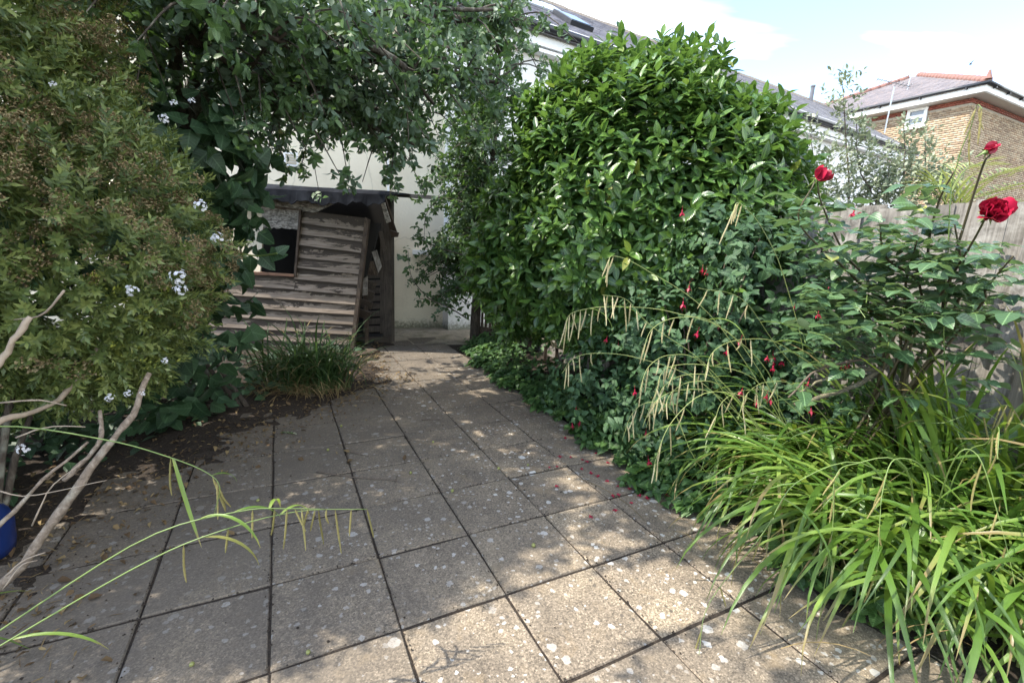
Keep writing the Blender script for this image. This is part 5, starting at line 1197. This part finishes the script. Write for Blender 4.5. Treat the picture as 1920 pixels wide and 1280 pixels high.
FP = [(1190, 735, 2.9), (1212, 812, 2.75), (1294, 540, 2.9), (1281, 570, 2.85), (1325, 512, 2.95), (1280, 398, 3.1), (1367, 662, 2.75), (1392, 640, 2.7), (1442, 672, 2.7), (1455, 680, 2.7), (1468, 678, 2.7), (1450, 690, 2.68), (1450, 668, 2.72), (1421, 755, 2.55), (1440, 745, 2.5), (1446, 748, 2.5), (1228, 745, 2.8), (1080, 768, 3.4), (1072, 800, 3.35), (1090, 795, 3.3), (1215, 865, 2.6), (1345, 610, 2.9), (1490, 575, 2.75), (1535, 588, 2.6), (1555, 535, 2.6), (1608, 540, 2.5), (1588, 690, 2.35), (1595, 688, 2.35), (1580, 690, 2.36), (1518, 720, 2.4), (1160, 650, 3.1), (1140, 640, 3.2), (1300, 520, 3.0), (1318, 508, 3.0), (1605, 398, 2.4), (1520, 770, 2.4), (1312, 625, 2.85), (1395, 735, 2.6)]
for px, py, y in FP:
    o = bpy.data.objects.new('flower', ffm); COL.objects.link(o); o.parent = fu; o.location = rt(fu, A(px, py - 12, y)); o.rotation_euler = (random.uniform(-.2, .2), random.uniform(-.2, .2), random.uniform(0, 6)); sz = random.uniform(.85, 1.15); o.scale = (sz,) * 3

# ------------------------------------------------------------------ rose
ro = empty('rose_bush', (2.1, 2.45, 0), 'tall rose bush with dark red blooms in front of the fence', 'bush')
s = Scatter(ro, 'leaf', 'foliage', TL['rose'], M['rose'])
def rose_leaf(p, d, sc_=1.0):
    """a compound leaf: five leaflets on a stalk"""
    qx, qy, _ = project(np.array([p + d * .06]))
    if (abs(qx[0] - 1858) < 85 and abs(qy[0] - 388) < 62) or (abs(qx[0] - 1533) < 40 and abs(qy[0] - 325) < 45) or (abs(qx[0] - 1856) < 75 and abs(qy[0] - 275) < 50): return
    d = norm(d); L = .10 * sc_; side = norm(np.cross(d, [0, 0, 1]) + 1e-6); nr = np.array([0, 0, 1.]) + rng.normal(0, .25, 3)
    tp = np.array([p, p + d * L * .5 + np.array([0, 0, .01]), p + d * L + np.array([0, 0, -.01])]); rtw.tube([rt(ro, x) for x in tp], .0014, 4, False)
    for t, sg in ((1.0, 0), (.68, 1), (.68, -1), (.32, 1), (.32, -1)):
        b = p + d * L * t; dr_ = d if sg == 0 else norm(d * .45 + side * sg); dr_ = dr_ + np.array([0, 0, -.22]) + rng.normal(0, .12, 3)
        s.add(b, dr_, nr + rng.normal(0, .2, 3), sc_ * (1.05 if sg == 0 else (.92 if t > .5 else .78)) * random.uniform(.88, 1.1))
rtw = MB()
canes = [[(1740, 640), (1790, 480), (1840, 320), (1857, 290)], [(1700, 680), (1760, 560), (1820, 460), (1850, 405)], [(1690, 640), (1600, 520), (1500, 420), (1528, 340)], [(1650, 600), (1580, 470), (1540, 380), (1533, 340)],
         [(1760, 620), (1740, 480), (1760, 380), (1790, 320)], [(1720, 600), (1660, 480), (1650, 420)], [(1800, 620), (1850, 540), (1900, 480)], [(1700, 640), (1620, 580), (1560, 560)], [(1760, 650), (1830, 600), (1900, 590)], [(1680, 620), (1700, 520), (1720, 450)], [(1780, 600), (1800, 500), (1790, 420)], [(1660, 640), (1600, 560), (1540, 480)]]
ys = [(2.2, 1.72), (2.2, 1.62), (2.35, 2.2), (2.4, 2.2), (2.2, 1.9), (2.2, 2.0), (2.1, 1.75), (2.25, 2.15), (2.1, 1.7), (2.2, 1.95), (2.1, 1.85), (2.35, 2.2)]
for L, (ya, yb_) in zip(canes, ys):
    pts = [np.array([2.1 + random.uniform(-.34, .25), 2.56 + random.uniform(-.12, .15), -.02])] + [A(*p, ya + (yb_ - ya) * k / (len(L) - 1)) for k, p in enumerate(L)]
    tp = spline(pts, 26); b = MB(); b.tube([rt(ro, p) for p in tp], np.linspace(.0075, .003, 26), 6); b.build('stem', M['stem_red'], ro, True)
    for k in range(8, 26):
        if random.random() < .80:
            az = k * 2.4 + random.uniform(-.5, .5); rose_leaf(tp[k], np.array([math.cos(az), math.sin(az), random.uniform(-.1, .45)]), random.uniform(.95, 1.35))
for k in range(165):     # side shoots filling the middle
    p = A(random.uniform(1500, 1900), random.gauss(585, 85), random.uniform(1.75, 2.4)); az = random.uniform(0, 6.28); rose_leaf(p, np.array([math.cos(az), math.sin(az), random.uniform(-.1, .5)]), random.uniform(.85, 1.3))
tag(rtw.build('leaf_stalk', M['stem_green'], ro), kind='stuff')
# old lichened branches low down
stem_part(ro, 'old_branch', [(2.15, 2.5, .25), A(1700, 680, 2.35), A(1600, 725, 2.25), A(1490, 758, 2.2)], .016, .009, 'lichen_wood')
stem_part(ro, 'old_branch', [A(1660, 690, 2.3), A(1570, 700, 2.2), A(1500, 735, 2.15)], .010, .005, 'lichen_wood')
stem_part(ro, 'old_branch', [A(1640, 670, 2.3), A(1540, 690, 2.2), A(1478, 745, 2.1)], .008, .004, 'twig')
def petal_mesh(w, h, cup, curl, seed):
    r = random.Random(seed); b = MB(); nu, nv = 6, 5; V_ = []
    for j in range(nv + 1):
        t = j / nv; ww = w * (math.sin(math.pi * (.12 + .62 * t)) ** .8)
        for i in range(nu + 1):
            u = (i / nu - .5) * 2; y = -cup * math.cos(u * 1.2) * math.sin(t * 1.7) * w + curl * max(0, t - .6) ** 2 * h * 3 * (-1)
            V_.append((u * ww / 2, y + .002 * r.uniform(-1, 1), h * t - .10 * h * u * u * t + .0015 * r.uniform(-1, 1)))
    b.add(V_, [(j * (nu + 1) + i, j * (nu + 1) + i + 1, (j + 1) * (nu + 1) + i + 1, (j + 1) * (nu + 1) + i) for j in range(nv) for i in range(nu)])
    me = b.mesh('petal', True); me.materials.append(M['petal_red']); return me
petals = [petal_mesh(.050, .040, .32, .35, 1), petal_mesh(.046, .040, .40, .55, 2), petal_mesh(.034, .036, .5, .2, 3)]
def rose_flower(p, axis, sc_, label, n=24, open_=1.0, faded=False):
    fl = MB(); fl.lathe((0, 0, -.014), [(.002, -.03), (.0035, -.004), (.007, .002), (.009, .010), (.005, .016)], 9)
    for k in range(5):
        a = k * 1.257; d = np.array([math.cos(a), math.sin(a), 0]); sd = np.array([-d[1], d[0], 0]); c = np.array([0, 0, -.004])
        fl.add([c + d * .006 - sd * .004, c + d * .006 + sd * .004, c + d * .016 + sd * .003 - np.array([0, 0, .004]), c + d * .027 - np.array([0, 0, .012]), c + d * .016 - sd * .003 - np.array([0, 0, .004])], [(0, 1, 2, 3, 4)])
    o = fl.build('flower', M['stem_green'], ro, True); o['label'] = label
    q_ = mathutils.Vector(axis).to_track_quat('Z', 'Y'); o.rotation_euler = q_.to_euler(); o.location = rt(ro, p); o.scale = (sc_,) * 3
    for k in range(n):
        t = k / n; a = k * 2.39996; tilt = math.radians((8 + 70 * t * open_)); r0 = .002 + .010 * t
        c = bpy.data.objects.new('petal', petals[2] if t < .4 else petals[k % 2]); COL.objects.link(c); c.parent = o
        e = mathutils.Euler((0, 0, a + math.pi / 2 + math.pi)).to_matrix() @ mathutils.Euler((tilt * (1 if True else 1), 0, 0)).to_matrix()
        d = (math.cos(a) * r0, math.sin(a) * r0, -.002 + .006 * (1 - t)); e = mathutils.Matrix.Rotation(a - math.pi / 2, 3, 'Z') @ mathutils.Matrix.Rotation(-tilt, 3, 'X')
        sz = (.62 + .45 * t) * random.uniform(.92, 1.08); c.matrix_basis = mathutils.Matrix.Translation(d) @ e.to_4x4() @ mathutils.Matrix.Diagonal((sz, sz, sz, 1))
rose_flower(A(1856, 402, 1.62), (-.35, -.80, .42), 1.2, 'large open dark red rose at the end of a long cane', 30, .80)
rose_flower(A(1533, 335, 2.2), (.45, -.45, .6), 1.15, 'fading pinkish red rose leaning against the evergreen bush', 18, .75)
rose_flower(A(1850, 284, 1.72), (.75, -.1, .5), .85, 'half closed dark red rosebud, highest on the bush', 9, .22)
rose_flower(A(1610, 405, 2.3), (.2, -.3, .8), .4, 'tiny red rosebud beside a fence post', 6, .2)

# ------------------------------------------------------------------ shrubs and palm beyond the fence
def silver(label, spikes_, base):
    r = empty('silvery_shrub', base, label, 'shrub', 'silvery shrubs beyond the fence'); s = Scatter(r, 'leaf', 'foliage', TL['silver'], M['silver'], 120)
    for pts, w in spikes_:
        tp = spline(pts, 20); stem_part(r, 'stem', pts, .012, .003, 'twig', 12, 5)
        for k in range(20):
            n_ = max(3, int(62 * w * (1.15 - k / 20))); rad = w * (1.08 - k / 20) + .03
            PP = tp[k] + rng.normal(0, 1, (n_, 3)) * np.array([rad, rad, .09]) * .55; shoots(s, PP, norm(rng.normal(0, .5, (n_, 3)) + np.array([0, 0, .9])), 6, .10, (65, 25), .05, 1.0, .4)
yy = 4.5
silver('pale silvery shrub with one tall pointed shoot beyond the fence', [([(3.3, 4.6, .3), A(1590, 390, yy), A(1585, 260, yy), A(1578, 150, yy)], .36), ([(3.2, 4.6, .3), A(1540, 400, yy), A(1530, 330, yy), A(1520, 250, yy)], .28), ([(3.3, 4.7, .3), A(1630, 400, yy), A(1612, 320, yy), A(1606, 225, yy)], .26)], (3.3, 4.6, 0))
silver('pale silvery shrub with two short tips before the brick house', [([(3.9, 4.5, .3), A(1690, 400, yy), A(1696, 310, yy), A(1695, 235, yy)], .30), ([(4.0, 4.5, .3), A(1740, 400, yy), A(1735, 330, yy), A(1735, 268, yy)], .26), ([(3.8, 4.5, .3), A(1640, 410, yy), A(1660, 360, yy), A(1668, 300, yy)], .26), ([(4.1, 4.5, .3), A(1770, 400, yy), A(1765, 350, yy), A(1770, 315, yy)], .2)], (3.9, 4.5, 0))
pa = empty('palm', (4.1, 4.1, 0), 'feathery yellow green palm fronds showing over the fence top', 'palm')
b = MB(); b.tube([rt(pa, p) for p in ((4.1, 4.1, -.05), (4.08, 4.08, .8), (4.1, 4.05, 1.55))], [.12, .1, .09], 9); b.build('trunk', M['bark'], pa, True)
pc = np.array([4.1, 4.05, 1.6])
leaflet = leaf_tpl(.34, .024, lance, 4, .3, .2)
for pts in ([(1800, 380), (1850, 335), (1900, 318), (1915, 322)], [(1800, 390), (1860, 362), (1910, 345), (1945, 350)], [(1790, 380), (1800, 330), (1825, 310), (1850, 312)], [(1810, 400), (1880, 385), (1940, 380), (1980, 400)], [(1780, 390), (1760, 350), (1745, 345), (1730, 352)]):
    tp = spline([pc] + [A(*p, 3.9 + .05 * k) for k, p in enumerate(pts)], 26); b = MB(); b.tube([rt(pa, p) for p in tp], np.linspace(.010, .003, 26), 5); fr = b.build('frond', M['palm'], pa, True)
    V_, T_, U_ = [], [], []; nb = 0
    for k in range(6, 26):
        t = norm(tp[min(25, k + 1)] - tp[k - 1]); sd = norm(np.cross(t, [0, 0, 1]))
        for sg in (1, -1):
            d = norm(t * .75 + sd * sg * .8 + np.array([0, 0, .25]) + rng.normal(0, .06, 3)); x = norm(np.cross(d, [0, 0, 1])); z_ = np.cross(x, d); R3 = np.stack([x, d, z_], 1) * (1 - .55 * k / 26)
            V_.append(leaflet.V @ R3.T + tp[k] - np.array(pa.location)); T_.append(leaflet.T + nb); U_.append(leaflet.UV); nb += len(leaflet.V)
    tag(link('leaflet', mesh_np('leaflet', np.vstack(V_), np.vstack(T_), np.vstack(U_), True), fr, M['palm']), kind='stuff')

finalize()

# ------------------------------------------------------------------ ground cover, litter
def scatter_stuff(name, mat, tpls, P, D, N, scale, label=None):
    V_, T_, U_ = [], [], []; nb = 0; k_ = rng.integers(0, len(tpls), len(P)); D = norm(D); z = norm(N - (N * D).sum(1, keepdims=True) * D); x = np.cross(D, z)
    R3 = np.stack([x, D, z], 2) * np.asarray(scale)[:, None, None]
    for ki, t in enumerate(tpls):
        w = np.nonzero(k_ == ki)[0]
        if not len(w): continue
        vv = np.einsum('nij,kj->nki', R3[w], t.V) + P[w][:, None]
        V_.append(vv.reshape(-1, 3)); T_.append((t.T[None] + (nb + len(t.V) * np.arange(len(w)))[:, None, None]).reshape(-1, 3)); U_.append(np.tile(t.UV, (len(w), 1))); nb += len(t.V) * len(w)
    o = link(name, mesh_np(name, np.vstack(V_), np.vstack(T_), np.vstack(U_), True), None, mat); return tag(o, label, kind='stuff')
n_ = 5200; y = rng.uniform(1.5, 6.7, n_); off = rng.gamma(1.6, .16, n_) - .10; x = xr(y) + off + .07 * np.sin(y * 9) + .05 * np.sin(y * 23)
hgt = np.clip(.05 + .42 * np.clip(off + .1, 0, .5) * (.5 + vnoise(x + 9, y + 9, 2.5, 5)), .02, .34) * rng.random(n_) ** .5
keep = ~((y < 2.3) & (off < .05)); az = rng.uniform(0, 6.28, n_)
P = np.stack([x, y, hgt + .012], 1)[keep]; D = np.stack([np.cos(az) - .35, np.sin(az) - .25, rng.normal(-.05, .3, n_)], 1)[keep]; N = np.stack([rng.normal(-.25, .3, n_), rng.normal(-.25, .3, n_), np.ones(n_)], 1)[keep]
scatter_stuff('ground_cover', M['cover'], TL['cover'], P, D, N, rng.uniform(.7, 1.5, len(P)), 'low green ground cover leaves creeping along the right edge of the paving')
n_ = 900; y = rng.uniform(1.9, 5.2, n_); x = xl(y) - rng.gamma(2.2, .24, n_) - .38; hgt = rng.random(n_) ** 1.5 * .28; az = rng.uniform(0, 6.28, n_)
scatter_stuff('undergrowth', M['fig'], [leaf_tpl(.07, .05, ovate, 4, .2, .3)], np.stack([x, y, hgt + .02], 1), np.stack([np.cos(az) + .3, np.sin(az) - .3, rng.normal(0, .3, n_)], 1), np.stack([rng.normal(.2, .3, n_), rng.normal(-.3, .3, n_), np.ones(n_)], 1), rng.uniform(.7, 1.6, n_), 'dark low undergrowth below the shrubs at the left')
n_ = 3600; y = rng.uniform(.9, 6.6, n_); x = xl(y) - rng.exponential(.40, n_) + np.where(y > 5.0, -.05, .24) + rng.normal(0, .20, n_) * np.where(y > 5.0, .5, 1); az = rng.uniform(0, 6.28, n_)
deb = [leaf_tpl(.035, .022, ovate, 3, .5, .5), leaf_tpl(.03, .008, lance, 3, .3, .1), leaf_tpl(.06, .004, lance, 3, .2, .1)]
scatter_stuff('leaf_litter', M['brown_leaf'], deb, np.stack([x, y, soil_z(x, y) + rng.uniform(.004, .018, n_)], 1), np.stack([np.cos(az), np.sin(az), rng.normal(0, .25, n_)], 1), np.stack([rng.normal(0, .35, n_), rng.normal(0, .35, n_), np.ones(n_)], 1), rng.uniform(.4, 1.3, n_), 'brown leaf litter on the soil at the left')
# crumbs of soil, moss and rotten wood in the joints and over the slabs
crumb = Tpl([(-.5, -.4, 0), (.5, -.3, 0), (.1, .5, 0), (0, 0, .6)], [(0, 1, 3), (1, 2, 3), (2, 0, 3)], [(.5, .5)] * 4, [(0, 0, 0)], .5)
n_ = 9500; k_ = rng.random(n_) < .62; ji = rng.integers(-5, 5, n_).astype(float); jj = rng.uniform(-2, 11, n_); sw = rng.random(n_) < .62
gi = np.where(sw, ji, rng.uniform(-5, 4, n_)); gj = np.where(sw, jj, np.round(jj)); gi = gi + rng.normal(0, .022, n_); gj = gj + rng.normal(0, .022, n_)
x = O[0] + E1[0] * gi * S + E2[0] * gj * S; y = O[1] + E1[1] * gi * S + E2[1] * gj * S
fx = rng.uniform(-2.2, 1.2, n_); fy = rng.uniform(1.0, 6.4, n_); far_l = rng.random(n_) < np.clip(1.3 - (fx - xl(fy)) / .7, .06, 1); x = np.where(k_, x, fx); y = np.where(k_, y, fy); kp = (k_ | far_l) & (x < xr(y)) & (y < 6.55)
x, y = x[kp], y[kp]; n_ = len(x); az = rng.uniform(0, 6.28, n_)
scatter_stuff('crumbs', M['soil'], [crumb], np.stack([x, y, np.full(n_, .0005)], 1), np.stack([np.cos(az), np.sin(az), az * 0], 1), np.array([[0, 0, 1.]] * n_), rng.uniform(.004, .014, n_) * rng.random(n_) ** .4, 'dark soil crumbs in the paving joints')

# ------------------------------------------------------------------ small loose things on the paving
ffl = [MB() for _ in range(2)]
for b in ffl:
    for k in range(4):
        a = k * 1.571 + random.uniform(-.3, .3); d = np.array([math.cos(a), math.sin(a), 0]); sd = np.array([-d[1], d[0], 0]); l = random.uniform(.012, .019)
        b.add([(0, 0, .004), d * l * .55 - sd * .005 + np.array([0, 0, .005]), d * l + np.array([0, 0, .002]), d * l * .55 + sd * .005 + np.array([0, 0, .005])], [(0, 1, 2, 3)])
    b.lathe((0, 0, .004), [(.002, 0), (.005, .004), (.004, .009), (.0015, .014)], 6, (.8, .3, .25))
ffs = [b.mesh('fallen_flower') for b in ffl]
for me in ffs: me.materials.append(M['fuchsia_red'])
for px, py in ((1085, 812), (1100, 830), (1070, 858), (1050, 857), (1092, 862), (1100, 866), (1045, 875), (1030, 877), (1108, 888), (1120, 893), (1138, 902), (1125, 840), (1060, 822), (1158, 912), (1180, 917), (1150, 930), (1160, 928), (1183, 943), (1213, 935), (1235, 937), (1153, 957), (1108, 970), (1044, 912), (1198, 930), (1075, 790), (1118, 850), (1140, 868), (1250, 930), (1090, 880)):
    p = G(px, py); o = bpy.data.objects.new('fallen_flower', random.choice(ffs)); COL.objects.link(o); o.location = (p[0], p[1], .001); o.rotation_euler = (0, 0, random.uniform(0, 6)); sz = random.uniform(.8, 1.25); o.scale = (sz,) * 3
    tag(o, 'crumpled crimson flower fallen on the paving near the bush', 'flower', 'fallen crimson flowers on the paving')
am = bpy.data.materials['green_apple']
for px, py, lab in ((578, 1225, 'yellow windfall apple in the paving nearest the viewer'), (360, 1248, 'yellow windfall apple at the front left corner of the paving'), (484, 940, 'windfall apple just left of the hanging sedge spikes'),
                    (770, 888, 'windfall apple beside the tip of the long dark twig'), (848, 922, 'windfall apple in mid paving, beside the fine stem'), (990, 873, 'windfall apple nearest the fallen crimson flowers'), (935, 880, 'windfall apple in a joint between the fine stem and the crimson flowers'),
                    (812, 830, 'windfall apple just below the short dark twig'), (615, 845, 'windfall apple left of the brown leaves in the long joint'), (1000, 1025, 'windfall apple on a slab right of the middle, front half'), (640, 800, 'windfall apple farthest back on the paving')):
    p = G(px, py); o = bpy.data.objects.new('fallen_apple', fmesh); COL.objects.link(o); sz = random.uniform(.45, .7); o.scale = (sz,) * 3; o.location = (p[0], p[1], .017 * sz); o.rotation_euler = (random.uniform(-.5, .5), 1.2, random.uniform(0, 6))
    tag(o, lab, 'apple', 'windfall apples on the paving')
for pts, r, lab in (([(594, 885), (660, 895), (745, 902)], .0045, 'long thin dark twig lying across a paving joint'), ([(790, 788), (825, 787)], .004, 'short dark twig on the third row of slabs back'), ([(976, 777), (1032, 780)], .004, 'straight pale stick near the right bed edge'), ([(864, 929), (895, 927)], .002, 'fine stem on a sunlit slab'), ([(657, 848), (690, 855)], .003, 'small twig beside brown leaves in a joint'), ([(575, 955), (604, 935)], .0025, 'thin twig aslant below the tasselled stems'), ([(625, 990), (632, 970)], .003, 'stubby twig by the left tassels'), ([(740, 905), (744, 892)], .003, 'upright stub at the end of the long twig'), ([(968, 905), (982, 897)], .002, 'tiny dark stem beside a slab joint')):
    P3 = [G(*p) + np.array([0, 0, r]) for p in pts]; c = np.mean(P3, 0); b = MB(); tp = spline([p - c for p in P3], 9); tp[:, :2] += rng.normal(0, .003, (9, 2)); b.tube(tp, np.linspace(r, r * .5, 9), 5)
    o = b.build('twig', M['twig'], None, True); o.location = c; tag(o, lab, 'twig', 'twigs on the paving')
flm = []
for k in range(3):
    t = leaf_tpl(.05, .03, ovate, 4, .45, -.25 * (k - .6)); me = mesh_np('fallen_leaf', t.V, t.T, t.UV, True); me.materials.append(M['brown_leaf']); flm.append(me)
for px, py in ((570, 782), (545, 763), (520, 768), (655, 850), (660, 862), (652, 866), (440, 1005), (430, 800), (415, 760), (450, 790), (500, 755), (335, 830), (758, 865), (775, 640 + 75), (320, 835), (120, 965), (690, 735), (640, 762), (560, 860), (720, 700), (600, 740), (480, 770), (300, 900), (255, 905), (590, 770), (410, 830)):
    p = G(px, py); o = bpy.data.objects.new('fallen_leaf', random.choice(flm)); COL.objects.link(o); o.location = (p[0], p[1], float(soil_z(p[0], p[1])) + .008); o.rotation_euler = (random.uniform(-.3, .3), random.uniform(-.3, .3), random.uniform(0, 6)); sz = random.uniform(.6, 1.1); o.scale = (sz,) * 3
    tag(o, 'dry brown leaf fallen on the ground on the shed side', 'leaf', 'dry fallen leaves')
# small green cut sprig
p = G(538, 813); sp_t = empty('green_sprig', (p[0], p[1], .004), 'wilting green sprig lying flat on the slabs', 'sprig')
b = MB(); b.tube([(-.05, 0, .004), (0, .004, .006), (.05, -.004, .004)], .002, 5); b.build('stem', M['stem_green'], sp_t)
for k in range(9):
    t = leaf_tpl(.034, .015, ovate, 4, .3, .2); me = mesh_np('leaf', t.V, t.T, t.UV, True); c = link('leaf', me, sp_t, M['silver' if k % 3 else 'cover']); c.location = (-.05 + .012 * k, 0, .006); c.rotation_euler = (random.uniform(-.2, .3), random.uniform(-.3, .3), (1 if k % 2 else -1) * 1.0 - .6 + random.uniform(-.3, .3))
# blue jug
j = G(-38, 1045); jug = empty('plastic_jug', (j[0], j[1], .01), 'blue plastic jug half hidden under the shrub branches', 'jug')
b = MB(); b.lathe((0, 0, 0), [(.09, 0), (.115, .012), (.12, .05), (.122, .15), (.11, .20), (.08, .245), (.045, .27), (.032, .285), (.032, .31)], 22, (.10, -.06, 1)); b.build('body', M['blue'], jug, True)
b = MB(); b.lathe((.032, -.019, .308), [(.036, 0), (.036, .03), (.033, .034)], 18, (.10, -.06, 1)); b.build('cap', M['blue'], jug, True)
b = MB(); b.tube(spline([(.075, -.03, .25), (.13, -.05, .235), (.165, -.06, .18), (.13, -.05, .11)], 12), .012, 8); b.build('handle', M['blue'], jug, True)
